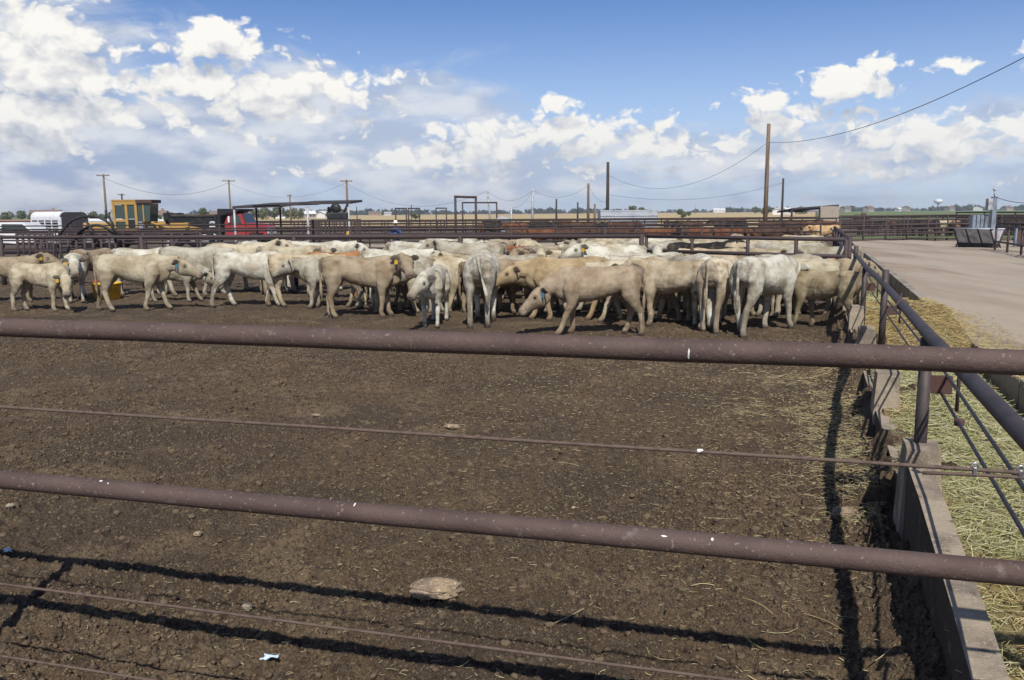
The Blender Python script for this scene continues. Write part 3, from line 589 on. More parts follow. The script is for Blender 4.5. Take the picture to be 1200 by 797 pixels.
for (pxa, pxb, y) in ((20, 62, 34.6), (70, 128, 34.2), (135, 235, 34)):
    a, b = at(pxa, 280, y)[:2], at(pxb, 280, y - .3)[:2]
    t = thing('alley_gate', {20: 'dark sorting gate of close bars under the white trailer', 70: 'dark sorting gate with many uprights below the arched pipes', 135: 'long dark braced gate in front of the yellow machine'}[pxa], 'gate')
    for h in (1.42, 1.05, .72, .42, .12): pipe([(*a, h), (*b, h)], .04, 8).build('bar', 'dark_pipe', t)
    n = 7 if pxa < 135 else 4
    for i in range(n): q = a + (b - a) * i / (n - 1); pipe([(*q, 0), (*q, 1.46)], .055, 8).build('upright', 'dark_pipe', t)
    q0, q1 = a + (b - a) * .45, a + (b - a) * .8; pipe([(*q0, .1), (*q1, 1.4)], .04, 8).build('brace', 'dark_pipe', t)

# ------------------------------------------------------------------ machines and buildings of the yard
def base(px, Y, z=0.0): p = at(px, 260, Y); return (p[0], p[1], z)
def wheel(parent, loc, r, w, axis='Y'):
    mb = MB(); mb.lathe([(r * .55, -w / 2), (r * .92, -w / 2), (r, -w * .3), (r, w * .3), (r * .92, w / 2), (r * .55, w / 2)], loc, 20, axis); t = mb.build('wheel', 'tyre', parent)
    mb = MB(); mb.lathe([(.001, -w * .35), (r * .56, -w * .38), (r * .56, w * .38), (.001, w * .35)], loc, 16, axis); mb.build('rim', 'feeder_metal', t)
def stock_trailer():
    t = thing('stock_trailer', 'white livestock trailer with rounded roof and slatted vents', 'trailer', base(70, 60), math.radians(-38))
    L, Wd = 4.4, 2.05; prof = [(-Wd / 2, .55), (Wd / 2, .55), (Wd / 2, 2.0)] + [(Wd / 2 - .42 + .42 * math.cos(a), 2.02 + .42 * math.sin(a)) for a in np.linspace(.1, PI / 2, 6)] + [(-Wd / 2 + .42 - .42 * math.sin(a), 2.02 + .42 * math.cos(a)) for a in np.linspace(0, PI / 2 - .1, 6)] + [(-Wd / 2, 2.0)]
    MB().prism(prof, (0, 1, 0), (0, 0, 1), (1, 0, 0), (0, 0, 0), L).build('body', 'white_paint', t)
    MB().prism([(p * .93, .6 + (q - .55) * .955) for p, q in prof], (0, 1, 0), (0, 0, 1), (1, 0, 0), (L / 2 + .001, 0, 0), .02).build('open_end', 'roof_dark', t)
    for x in (-1.55, -.5, .55, 1.6):
        m_ = MB(); s = MB()
        m_.box((x, -Wd / 2 - .004, 1.42), (.82, .02, .85)); v = m_.build('vent_opening', 'black_paint', t)
        for k in range(4): s.box((x, -Wd / 2 - .02, 1.12 + .2 * k), (.86, .02, .045))
        s.build('slat', 'white_paint', v)
    for x in (-.4, .5): wheel(t, (x, -Wd / 2 + .05, .36), .36, .24); wheel(t, (x, Wd / 2 - .05, .36), .36, .24)
    MB().box((.05, -Wd / 2 - .05, .78), (1.9, .3, .08), 0, .03).build('fender', 'white_paint', t)
    MB().box((L / 2 + .02, -Wd / 2 + .09, 1.3), (.06, .12, 1.5), 0, .01).build('end_post', 'white_paint', t)
    MB().tube([(-L / 2, .5, .6), (-L / 2 - 1.2, 0, .6), (-L / 2, -.5, .6)], .05, 8).build('hitch', 'black_paint', t)
stock_trailer()
def second_trailer():
    t = thing('stock_trailer', 'plain white box trailer half hidden behind the arched pipes', 'trailer', base(122, 66), math.radians(-8))
    MB().box((0, 0, 1.25), (5.2, 2.1, 1.3), 0, .06).build('body', 'white_paint', t)
    for x in (-1.7, 0, 1.7):
        v = MB().box((x, -1.056, 1.45), (1.4, .02, .5)).build('vent_opening', 'roof_dark', t); s = MB()
        for k in range(3): s.box((x, -1.07, 1.3 + .16 * k), (1.44, .02, .07))
        s.build('slat', 'white_paint', v)
    for x in (-.5, .5): wheel(t, (x, -1, .36), .36, .24); wheel(t, (x, 1, .36), .36, .24)
    MB().tube([(-2.6, 0, .6), (-3.6, 0, .6)], .06, 8).build('hitch', 'black_paint', t)
second_trailer()
def flatbed():
    t = thing('flatbed_trailer', 'rusty orange flatbed trailer parked at the far edge of the yard', 'trailer', base(0, 82), 0)
    MB().box((0, 0, 1.55), (9, 2.4, .28), 0, .02).build('deck', 'rust_sheet', t); MB().box((0, -1.2, 1.75), (9, .08, .14), 0, .01).build('side_rail', 'brick_wall', t)
    MB().box((-1, 0, 1.1), (8, .5, .4)).build('chassis', 'black_paint', t)
    for x in (2.4, 3.5): wheel(t, (x, -1, .5), .5, .3); wheel(t, (x, 1, .5), .5, .3)
    mb = MB(); mb.box((-3, -1.1, .75), (.12, .12, 1.5)); mb.build('landing_leg', 'black_paint', t)
flatbed()
def pickup():
    t = thing('pickup_truck', 'white pickup truck mostly hidden at the edge behind the sorting gate', 'truck', base(20, 52), math.radians(4))
    MB().prism([(-2.6, .5), (2.7, .5), (2.7, 1.0), (1.5, 1.12), (.85, 1.75), (-.6, 1.78), (-.75, 1.15), (-2.6, 1.15)], (1, 0, 0), (0, 0, 1), (0, 1, 0), (0, 0, 0), 1.85).build('body', 'white_paint', t)
    for y in (-.93, .93): MB().prism([(-.5, 1.2), (1.2, 1.2), (.75, 1.66), (-.45, 1.68)], (1, 0, 0), (0, 0, 1), (0, 1, 0), (0, y, 0), .03).build('window', 'glass', t)
    for x in (-1.7, 1.75):
        for y in (-.85, .85): wheel(t, (x, y, .38), .38, .25)
pickup()
def grader():
    t = thing('road_grader', 'old yellow road grader with tall glazed cab', 'grader', base(160, 55), math.radians(3))
    c = MB()
    for x in (-1.08, -.30, .30): c.box((x, -.75, 2.05), (.16, .12, 2.0), 0, .01)
    for x in (-1.08, -.30, .30): c.box((x, .75, 2.05), (.16, .12, 2.0), 0, .01)
    c.box((-.39, -.75, 2.95), (1.5, .14, .26), 0, .01); c.box((-.39, .75, 2.95), (1.5, .14, .26), 0, .01)
    c.box((-.7, -.75, 1.82), (.9, .10, .16), 0, .01); c.box((-.4, 0, 1.1), (1.6, 1.6, .3), 0, .02); c.box((.3, 0, 2.0), (.1, 1.5, .12), 0, .01)
    cab = c.build('cab_frame', 'yellow_paint', t)
    MB().box((-.69, -.74, 2.36), (.62, .03, .86)).build('window', 'glass', cab); MB().box((-.69, -.74, 1.5), (.62, .03, .5)).build('window', 'glass', cab); MB().box((0, -.74, 2.4), (.44, .03, .95)).build('window', 'glass', cab)
    MB().prism([(.38, 1.75), (1.12, 1.75), (1.22, 2.9), (.38, 2.9)], (1, 0, 0), (0, 0, 1), (0, 1, 0), (0, 0, 0), 1.42).build('windscreen', 'glass', cab)
    MB().box((.75, -.725, 2.3), (.07, .03, 1.15)).build('window_bar', 'yellow_paint', cab)
    MB().box((0, -.74, 1.5), (.44, .03, .75)).build('door', 'black_paint', cab)
    MB().prism([(-1.2, 3.06), (.34, 3.06), (.34, 3.14), (-1.2, 3.14)], (1, 0, 0), (0, 0, 1), (0, 1, 0), (0, 0, 0), 1.7).build('roof', 'yellow_paint', t)
    MB().prism([(.345, 2.92), (1.34, 2.92), (1.36, 3.13), (.345, 3.13)], (1, 0, 0), (0, 0, 1), (0, 1, 0), (0, 0, 0), 1.72).build('visor', 'rust_sheet', t)
    MB().box((-1.25, -.5, 2.2), (.14, .5, 1.6), 0, .02).build('air_filter', 'feeder_metal', t)
    e = MB(); e.box((-2.2, 0, 1.25), (2.0, 1.1, .9), 0, .08); e.build('engine_cover', 'yellow_paint', t)
    f = MB(); f.prism([(.9, 1.15), (1.3, 1.55), (3.2, 1.45), (4.6, 1.2), (4.9, .7), (4.7, .7), (4.3, 1.0), (3.0, 1.15), (1.5, 1.2), (1.1, .95)], (1, 0, 0), (0, 0, 1), (0, 1, 0), (0, 0, 0), .36)
    f.box((1.0, 0, 1.62), (.6, 1.0, .24), 0, .03); f.box((1.7, -.3, 1.62), (.5, .14, .22), .1, .02); f.box((2.6, .25, 1.55), (1.1, .12, .16), -.1, .02); f.box((3.3, -.2, 1.5), (.26, .5, .3), 0, .02); f.tube([(1.0, -.5, 1.7), (2.2, -.55, 1.35), (2.3, -.55, .8)], .07, 8); f.tube([(1.0, .5, 1.7), (2.2, .55, 1.35), (2.3, .55, .8)], .07, 8); f.build('front_frame', 'yellow_paint', t)
    b = MB(); b.prism([(-.1, .2), (.05, .25), (.1, .5), (0, .8), (-.12, .78), (-.02, .5)], (1, 0, 0), (0, 0, 1), (0, 1, 0), (2.5, 0, 0), 3.4); b.build('blade', 'feeder_metal', t)
    MB().lathe([(.3, .92), (.62, .92), (.62, 1.0), (.3, 1.0)], (2.4, 0, 0), 20).build('turntable', 'yellow_paint', t)
    for x in (-2.7, -1.3, 4.6):
        for y in (-.95, .95): wheel(t, (x, y, .62), .62, .36)
    MB().tube([(-2.0, .2, 1.7), (-2.0, .2, 2.5)], .06, 8).build('exhaust', 'black_paint', t)
grader()
def dump_truck():
    t = thing('dump_truck', 'dump truck with long black bed and red cab', 'truck', base(252, 58), math.radians(-6))
    MB().prism([(-2.95, 1.15), (.85, 1.15), (.95, 2.12), (.72, 2.12), (.66, 2.05), (-2.75, 2.05), (-2.8, 2.28), (-3.1, 2.28)], (1, 0, 0), (0, 0, 1), (0, 1, 0), (0, 0, 0), 2.3).build('bed', 'black_paint', t)
    b = t.children[0]
    r = MB(); [r.box((x, -1.17, 1.6), (.09, .05, .85), 0, .01) for x in (-2.6, -1.95, -1.3, -.65, 0, .6)]; r.box((-1, -1.17, 2.04), (3.5, .06, .1)); r.build('bed_rib', 'black_paint', b)
    MB().box((-1.1, 0, 2.12), (3.1, 2.0, .1), 0, .02).build('load', 'far_soil', b)
    MB().prism([(.72, 2.1), (1.0, 2.1), (2.2, 2.38), (2.3, 2.52), (.75, 2.54)], (1, 0, 0), (0, 0, 1), (0, 1, 0), (0, 0, 0), 2.3).build('cab_guard', 'black_paint', b)
    lg = MB()
    for rr, w in ((.24, .05), (.15, .045)):
        pts = [(.35 + rr * math.cos(a), -1.152, 1.50 + rr * .8 * math.sin(a)) for a in np.linspace(.35, PI - .35, 9)]; lg.tube(pts, w / 2, 6)
    lg.box((.35, -1.155, 1.36), (.46, .012, .06)); lg.box((.35, -1.155, 1.47), (.18, .012, .05)); lg.build('emblem', 'white_paint', b)
    cab = MB().prism([(1.12, .75), (2.55, .75), (2.55, 1.55), (2.3, 2.2), (1.42, 2.25), (1.12, 1.6)], (1, 0, 0), (0, 0, 1), (0, 1, 0), (0, 0, 0), 1.9).build('cab', 'red_paint', t)
    MB().prism([(1.55, 1.55), (2.30, 1.55), (2.12, 2.1), (1.6, 2.12)], (1, 0, 0), (0, 0, 1), (0, 1, 0), (0, -.955, 0), .03).build('window', 'glass', cab)
    MB().prism([(2.57, 1.56), (2.60, 1.58), (2.36, 2.17), (2.33, 2.15)], (1, 0, 0), (0, 0, 1), (0, 1, 0), (0, 0, 0), 1.6).build('windscreen', 'glass', cab)
    MB().box((1.62, -.962, 1.15), (.9, .012, .75), 0, .004).build('door', 'red_paint', cab)
    MB().prism([(2.5, .72), (3.95, .72), (3.98, 1.28), (3.75, 1.45), (2.5, 1.6)], (1, 0, 0), (0, 0, 1), (0, 1, 0), (0, 0, 0), 1.6).build('hood', 'red_paint', t)
    MB().box((3.98, 0, 1.05), (.06, 1.2, .5), 0, .01).build('grille', 'feeder_metal', t)
    for y in (-.65, .65): MB().lathe([(.001, .05), (.1, .04), (.11, 0), (.001, -.02)], (4.0, y, .95), 12, 'X').build('headlight', 'white_paint', t)
    MB().box((4.08, 0, .62), (.14, 2.0, .26), 0, .03).build('bumper', 'tin', t)
    for x in (2.9, 3.6): MB().box((x, -.86, .95), (.3, .12, .1), 0, .02).build('fender', 'red_paint', t)
    MB().box((1.5, -1.12, 1.82), (.12, .1, .42), 0, .03).build('mirror', 'white_paint', t)
    MB().box((.2, 0, .85), (7.2, .8, .22)).build('chassis', 'black_paint', t)
    for x in (-2.2, -1.1, 3.2):
        for y in (-.95, .95): wheel(t, (x, y, .48), .48, .3)
dump_truck()
def shade():
    t = thing('shade_shelter', 'open shelter with a thin dark sloping roof on slender posts', 'shelter', (0, 0, 0)); Y = 44
    a, b, c, d = at(272, 241.5, Y), at(328, 240, Y), at(358, 238, Y), at(411, 237, Y - .6)
    roof = MB()
    for p, q, dz in ((a, b, 0), (b - (1.4, 0, 0), c + (.6, 0, 0), .10), (c - (.3, 0, 0), d, .16)):
        dz *= .3; V = [(p[0], p[1], p[2] + dz - .13), (q[0], q[1], q[2] + dz - .13), (q[0], q[1] + 3.4, q[2] + dz + .0), (p[0], p[1] + 3.4, p[2] + dz + .0)]; roof.add(V + [(x, y, z + .12) for x, y, z in V], [(0, 1, 2, 3), (4, 5, 6, 7), (0, 1, 5, 4), (1, 2, 6, 5), (2, 3, 7, 6), (3, 0, 4, 7)])
    roof.build('roof', 'roof_dark', t)
    for px, dy in ((274, .1), (328, 3.2), (360, .1), (408, -.4), (300, 3.3), (385, 3.3)):
        p = at(px, 240, Y + dy); MB().tube([(p[0], p[1], -.1), (p[0], p[1], p[2] - .12)], .055, 8).build('post', 'feeder_metal' if dy < 1 else 'dark_pipe', t)
shade()
def chute():
    t = thing('squeeze_chute', 'dark steel squeeze chute with upright bars and levers under the shelter', 'chute', base(396, 39), .05)
    f = MB()
    for x in (-.95, .95):
        for y in (-.45, .45): f.box((x, y, .95), (.09, .09, 1.9))
    for z in (.2, 1.0, 1.85):
        f.box((0, -.45, z), (2, .08, .09)); f.box((0, .45, z), (2, .08, .09))
    f.build('frame', 'dark_pipe', t)
    for i in range(11): MB().box((-.85 + .17 * i, -.47, 1.05), (.06, .05, 1.6)).build('side_bar', 'dark_pipe', t)
    g = MB(); g.box((0, 0, 2.05), (.9, .6, .3), 0, .03); g.tube([(-.4, 0, 2.2), (-.2, 0, 2.55), (.1, -.1, 2.5)], .06, 8); g.tube([(.3, 0, 2.2), (.45, .1, 2.6)], .05, 8); g.lathe([(.02, -.1), (.22, -.1), (.22, .1), (.02, .1)], (-.05, -.1, 2.4), 14, 'Y'); g.build('head_gate_drive', 'black_paint', t)
    MB().box((-1.15, 0, 1.0), (.06, .9, 1.8)).build('head_gate', 'dark_pipe', t)
    MB().box((.5, -.52, 1.2), (.1, .02, .3)).build('warning_plate', 'tag_yellow', t)
chute()
def arch_pipes():
    t = thing('pipe_arch', 'black pipe arches curving above the sorting alley', 'frame'); Y = 33.5
    for k, (xa, xb, top) in enumerate(((68, 140, 253.5), (88, 138, 264))):
        pts = []
        for i in range(13):
            f = i / 12; py = top + (278 - top) * abs(2 * f - 1) ** (2.6 if k == 0 else 2); pts.append(at(xa + (xb - xa) * f, py, Y + .5 * k))
        pipe(pts, .055, 8).build('arch', 'black_paint', t)
    pipe([at(97, 254, Y), at(109, 270, Y), at(111, 285, Y)], .05, 8).build('brace', 'black_paint', t)
    pipe([at(127, 254, Y), at(132, 262, Y), at(136, 285, Y)], .05, 8).build('brace', 'black_paint', t)
arch_pipes()
def portal(xa, xb, ytop, Y, r, label, dy=0):
    t = thing('gate_arch', label, 'gate frame', group='tall pipe gate frames'); a, b = at(xa, ytop, Y), at(xb, ytop + dy, Y)
    pipe([(a[0], a[1], 0), a], r, 8).build('upright', 'dark_pipe', t); pipe([(b[0], b[1], 0), b], r, 8).build('upright', 'dark_pipe', t); pipe([a - (r, 0, 0), b + (r, 0, 0)], r, 8).build('crossbar', 'dark_pipe', t)
portal(533.5, 557.5, 230.5, 64, .09, 'tallest pipe gate arch standing out against the sky', .8); portal(542, 582, 237.5, 90, .08, 'wide thin gate arch behind the tallest one'); portal(511, 523, 244, 120, .09, 'small gate arch beside the tallest arch')
portal(463.5, 476, 244.3, 110, .09, 'small far gate arch nearer the shelter'); portal(478.5, 491.5, 244.3, 112, .09, 'small far gate arch next to the one nearer the shelter')
def pole(px, ytop, Y, r, mt, label, arm=0.0, lean=0.0, yb=None):
    p = at(px, ytop, Y); t = thing('utility_pole', label, 'pole', (p[0], p[1], 0), group='poles')
    MB().tube([(lean, 0, -.3), (lean * .5, 0, p[2] * .5), (0, 0, p[2])], r, 10, rs=[r * 1.15, r, r * .85]).build('shaft', mt, t)
    if arm:
        a = MB().box((0, -r, p[2] - .25), (arm, .12, .14)).build('crossarm', mt, t); i_ = MB()
        for s in (-.9, -.45, .45, .9): MB().lathe([(.001, 0), (.06, 0), (.06, .12), (.03, .2), (.001, .2)], (s * arm / 2, -r, p[2] - .18), 8).build('insulator', 'feeder_metal', a)
    return p
P901 = pole(901, 145, 66, .165, 'pole_wood', 'stout pale wooden pole, the tallest one, above the herd')
P712 = pole(712.5, 190, 88, .17, 'pole_dark', 'tall dark pole beside the pale container')
P918 = pole(918, 209, 92, .13, 'pole_dark', 'short dark pole just behind the stout wooden pole')
P121 = pole(121, 204, 135, .17, 'pole_wood', 'pole with crossarm above the white trailer', 2.0)
P268 = pole(268, 210.5, 150, .16, 'pole_wood', 'pole with crossarm above the black dump bed', 2.2)
P406 = pole(406, 210.5, 130, .18, 'pole_wood', 'pole with crossarm at the end of the shelter', 1.8)
pole(142.5, 227, 190, .2, 'pole_dark', 'tiny pole poking up behind the grader cab', 1.6); pole(339.5, 228, 170, .16, 'pole_wood', 'thin pole seen under the shelter roof', 1.0)
P571 = pole(571, 223, 100, .13, 'feeder_metal', 'slightly leaning grey pole by the gate arches', lean=.45); P624 = pole(624.5, 221, 100, .14, 'feeder_metal', 'grey pole between the small hut and the container', lean=-.1)
pole(599, 243, 85, .12, 'feeder_metal', 'short stub pole at the small hut'); P652 = pole(652, 233, 110, .13, 'pole_dark', 'short dark pole over the yellow field'); pole(677, 237, 110, .12, 'pole_dark', 'shorter dark pole over the yellow field'); P689 = pole(689.5, 215, 100, .16, 'pole_wood', 'wooden pole with wires just before the container'); pole(697, 239, 98, .14, 'pole_wood', 'stubby wooden post at the container corner')
pole(418, 242, 100, .06, 'pole_dark', 'thin dark stake beside the shelter end'); pole(482, 240, 125, .07, 'pole_dark', 'thin mast over the small gate arches')
def wire(a, b, sag, r, label, n=22):
    pts = [np.array(a) + (np.array(b) - np.array(a)) * k / n - np.array((0, 0, sag * 4 * (k / n) * (1 - k / n))) for k in range(n + 1)]
    o = MB().tube(pts, r, 6).build('power_line', 'black_paint'); tag(o, label, 'wire', 'power lines')
far = at(1340, -10, 28)
wire(at(901, 167, 66), far, 1.3, .017, 'thick line from the stout pole up over the road')
wire(at(712.5, 205, 88), at(901, 166, 66), 2.35, .013, 'sagging line between the dark pole and the stout pole')
wire(at(712.5, 228, 88), at(918, 214, 92), 1.1, .013, 'lower line from the dark pole to the short dark pole')
wire(at(689.5, 217, 100), at(712.5, 236, 88), .7, .013, 'short slack line from the wooden pole to the dark pole')
wire(at(624.5, 223, 100), at(689.5, 217, 100), 1.1, .013, 'slack line between the grey pole and the wooden pole')
wire(at(571, 224, 100), at(624.5, 223, 100), 1.15, .013, 'slack line between the leaning pole and the grey pole')
wire(at(406, 214, 130), at(571, 224, 100), 2.6, .013, 'long slack line from the shelter pole to the leaning pole')
wire(at(268, 214, 150), at(406, 214, 130), 2.4, .013, 'faint line between the two crossarm poles'); wire(at(121, 208, 135), at(268, 214, 150), 2.4, .024, 'faint line over the grader'); wire(at(599, 244, 85), at(624.5, 224, 100), .5, .013, 'line from the stub pole up to the grey pole')
def container():
    t = thing('storage_container', 'long pale corrugated metal container beside the dark pole', 'container', base(735, 82), .02)
    mb = MB(); n = 44; L = 5.5; prof = []
    for i in range(n): x = -L / 2 + L * i / (n - 1); prof.append((x, -1.2 - (.04 if i % 2 else 0)))
    prof += [(L / 2, 1.2), (-L / 2, 1.2)]; mb.prism(prof, (1, 0, 0), (0, 1, 0), (0, 0, 1), (0, 0, 1.35), 1.7); mb.build('body', 'tin', t)
    MB().box((0, 0, 2.24), (L + .1, 2.5, .08), 0, .01).build('roof', 'tin', t)
    for z in (1.05, 1.75): MB().box((0, -1.265, z), (L, .03, .05)).build('band', 'feeder_metal', t)
    for x in (-2, 2):
        for y in (-.9, .9): wheel(t, (x, y, .36), .36, .2)
container()
def bale(px, Y, z, rz, label):
    t = thing('hay_bale', label, 'bale', base(px, Y, z), rz); MB().box((0, 0, .25), (.95, .5, .48), 0, .05).build('straw_block', 'bale', t)
    for x in (-.22, .22): mb = MB(); mb.tube([(x, -.254, .02), (x, -.254, .49), (x, .254, .49), (x, .254, .02)], .01, 5); mb.build('twine', 'rusty_wire', t)
bale(705, 70, .9, .1, 'small yellow bale on the stack before the container'); bale(708, 70, .42, .0, 'small yellow bale under another bale before the container')
def loafing_shed():
    t = thing('loafing_shed', 'open shed with tan corrugated end wall and flat sloping roof', 'shed', (0, 0, 0)); Y = 72
    a, m_, b = at(928, 246, Y), at(961, 244, Y), at(983, 241.6, Y)
    MB().add([(a[0], a[1], a[2]), (b[0], b[1], b[2]), (b[0], b[1] + 4, b[2] - .25), (a[0], a[1] + 4, a[2] - .25), (a[0], a[1], a[2] + .14), (b[0], b[1], b[2] + .14), (b[0], b[1] + 4, b[2] - .11), (a[0], a[1] + 4, a[2] - .11)], [(0, 1, 2, 3), (4, 5, 6, 7), (0, 1, 5, 4), (1, 2, 6, 5), (2, 3, 7, 6), (3, 0, 4, 7)]).build('roof', 'roof_dark', t)
    n = 26; prof = [(m_[0] + (b[0] - m_[0]) * i / (n - 1), m_[1] - .05 - (.05 if i % 2 else 0)) for i in range(n)] + [(b[0], b[1] + .05), (m_[0], m_[1] + .05)]
    mb = MB(); mb.prism(prof, (1, 0, 0), (0, 1, 0), (0, 0, 1), (0, 0, 1.25), 2.45); mb.build('end_wall', 'tan_tin', t)
    for q in (a, m_): MB().box((q[0], q[1], q[2] / 2), (.14, .14, q[2])).build('post', 'dark_pipe', t)
    for h in (.9, 1.5, 2.05): MB().tube([(a[0], a[1] + 3.5, h), (m_[0], m_[1] + 3.5, h)], .05, 6).build('back_rail', 'dark_pipe', t)
loafing_shed()
def hut():
    t = thing('pump_hut', 'tiny grey hut with pitched tin roof at the foot of the stub pole', 'hut', base(589, 80), .05)
    MB().box((.25, 0, .85), (.8, .9, 1.3)).build('wall', 'tin', t); MB().box((-.35, 0, .8), (.4, .85, 1.2)).build('open_bay', 'roof_dark', t)
    MB().prism([(-.75, 1.5), (0, 1.82), (.8, 1.5), (.8, 1.44), (-.75, 1.44)], (1, 0, 0), (0, 0, 1), (0, 1, 0), (0, 0, 0), 1.2).build('roof', 'tin', t)
hut()
# grey feeders across the road
def feeder(px, Y, rz, label, bays):
    t = thing('bulk_feeder', label, 'feeder', base(px, Y, .2), rz, 'grey feeders across the road'); t.scale = (.86, .86, .86); B = .82
    for i in range(bays):
        x = (i - (bays - 1) / 2) * B; mb = MB()
        mb.prism([(.16, .30), (.20, .28), (.60, 1.06), (.56, 1.08)], (0, 1, 0), (0, 0, 1), (1, 0, 0), (x, 0, 0), B - .12); mb.prism([(-.16, .30), (-.20, .28), (-.60, 1.06), (-.56, 1.08)], (0, 1, 0), (0, 0, 1), (1, 0, 0), (x, 0, 0), B - .12)
        mb.prism([(-.17, .29), (.17, .29), (.52, .98), (-.52, .98)], (0, 1, 0), (0, 0, 1), (1, 0, 0), (x, 0, 0), B - .2); mb.build('bin', 'feeder_metal', t)
    for i in range(bays + 1):
        x = (i - bays / 2) * B; MB().prism([(-.66, 1.12), (-.60, 1.14), (-.14, .25), (-.30, 0), (-.36, 0), (-.22, .28)], (0, 1, 0), (0, 0, 1), (1, 0, 0), (x, 0, 0), .07).add([], []).build('rib', 'dark_pipe', t)
        MB().prism([(.66, 1.12), (.60, 1.14), (.14, .25), (.30, 0), (.36, 0), (.22, .28)], (0, 1, 0), (0, 0, 1), (1, 0, 0), (x, 0, 0), .07).build('rib', 'dark_pipe', t)
    MB().box((0, 0, .14), (bays * B, .36, .26), 0, .02).build('skid', 'black_paint', t)
    for y in (-.6, .6): MB().tube([(-bays * B / 2, y, 1.11), (bays * B / 2, y, 1.11)], .035, 8).build('top_rail', 'tin', t)
    return t
feeder(1148, 43, math.radians(112), 'row of sloping grey feed bins under the panelled post', 3)
feeder(1252, 33, math.radians(112), 'sloping grey feed bins cut off by the picture edge', 4)
def panel_post():
    p = base(1163, 46, .2); t = thing('control_panel', 'blue grey post with electric box and five tall cabinets', 'electric post', p, math.radians(10))
    MB().box((0, 0, 1.3), (.26, .22, 2.6), 0, .02).build('post', 'post_blue', t); MB().box((-.32, -.05, 2.2), (.28, .24, .62), 0, .02).build('meter_box', 'feeder_metal', t)
    for i in range(4): MB().box((-.24 - .25 * i, .25, 1.15), (.20, .22, .95), 0, .02).build('cabinet', 'post_blue', t)
    MB().tube([(0, 0, 2.6), (-.02, 0, 2.95)], .03, 8).build('mast', 'feeder_metal', t); MB().lathe([(.001, 0), (.07, 0), (.09, .12), (.001, .16)], (-.02, 0, 2.92), 10).build('lamp_head', 'feeder_metal', t)
    MB().box((-.25, -2.6, .40), (.9, .08, .75), .1, .01).build('guard_plate', 'rust_sheet', t); MB().box((-.75, -2.6, .5), (.12, .12, .95)).build('bollard', 'post_blue', t)
    MB().box((.2, .05, .9), (.08, .08, 1.9)).build('side_post', 'rust_sheet', t)
    q = np.array(p); wire(q + (0, 0, 2.62), at(1330, 190, 30), .8, .016, 'line from the electric box out to the picture edge')
panel_post()

# ------------------------------------------------------------------ far land: houses, trees
def house(px, Y, w, h, wallm, roofm, label, d=8, rz=0.0, gable=True):
    d *= .62; t = thing('farm_house', label, 'house', base(px, Y), rz)
    MB().box((0, 0, h / 2), (w, d, h)).build('wall', wallm, t)
    rh = .28 * d if gable else .1 * d
    rf = MB().prism([(-d / 2 - .5, h - .05), (0, h + rh), (d / 2 + .5, h - .05), (0, h + rh - .3)], (0, 1, 0), (0, 0, 1), (1, 0, 0), (0, 0, 0), w + 1).build('roof', roofm, t)
    MB().prism([(-d / 2 + .1, h), (d / 2 - .1, h), (0, h + rh - .35)], (0, 1, 0), (0, 0, 1), (1, 0, 0), (0, 0, 0), w - .1).build('gable', wallm, t)
    MB().box((w * .25, 0, h + rh), (.8, .8, 1.4)).build('chimney', 'brick_wall', rf)
    for x in (-.3, .05, .32): MB().box((x * w, -d / 2 - .02, h * .55), (1.1, .06, h * .35)).build('window', 'glass', t)
house(55, 330, 10.2, 2.2, 'brick_wall', 'roof_brown', 'low brick house with wide brown roof behind the white trailer', 13, .3)
house(186, 300, 6.0, 2.2, 'white_wall', 'roof_brown', 'pale house right behind the grader cab', 9)
house(258, 420, 8.4, 2.4, 'white_wall', 'roof_brown', 'long low pale house above the dump bed', 9); house(362, 420, 5.4, 2.2, 'tan_tin', 'white_paint', 'small house with pale roof seen through the shelter', 9, .5)
house(379, 430, 4.2, 2.2, 'white_wall', 'white_paint', 'white gabled shed seen through the shelter', 8, 1.2); house(330, 420, 4.8, 2.4, 'white_wall', 'tin', 'white building next to the red cab', 8)
house(440, 900, 13.2, 2.8, 'brick_wall', 'roof_brown', 'brick building on the far side of the yellow field', 9); house(842, 1150, 15.6, 3.5, 'white_wall', 'white_paint', 'long white barn beyond the yellow field', 12)
house(910, 420, 4.2, 2.2, 'white_wall', 'white_paint', 'white gabled house just behind the stout pole', 7, 1.3); house(921, 430, 4.8, 2.2, 'white_wall', 'white_paint', 'white gabled house next to the short dark pole', 8, .7)
house(990, 900, 8.4, 4.2, 'tan_tin', 'roof_brown', 'tan house above the open shed', 12, .4); house(1017, 900, 9.0, 4.2, 'tan_tin', 'roof_brown', 'tan house on the green field edge', 12, .5); house(1061, 1000, 7.2, 4.2, 'tan_tin', 'roof_brown', 'tan house left of the water tower', 12, .7)
house(1053, 1010, 7.8, 2.8, 'white_wall', 'white_paint', 'bright white shed left of the water tower', 10, .4); house(1112, 1000, 8.4, 3.8, 'tan_tin', 'roof_brown', 'tan house just past the water tower', 12, .4); house(1145, 960, 8.4, 4.2, 'white_wall', 'roof_dark', 'dark roofed house behind the electric box', 12, .8); house(1179, 950, 9.6, 3.5, 'tan_tin', 'roof_brown', 'tan low house nearest the picture edge', 12, .3)
house(700, 1250, 8.4, 2.8, 'white_wall', 'white_paint', 'white shed far behind the wooden pole', 9); house(455, 920, 7.2, 2.2, 'white_wall', 'tin', 'grey shed next to the brick building', 9)
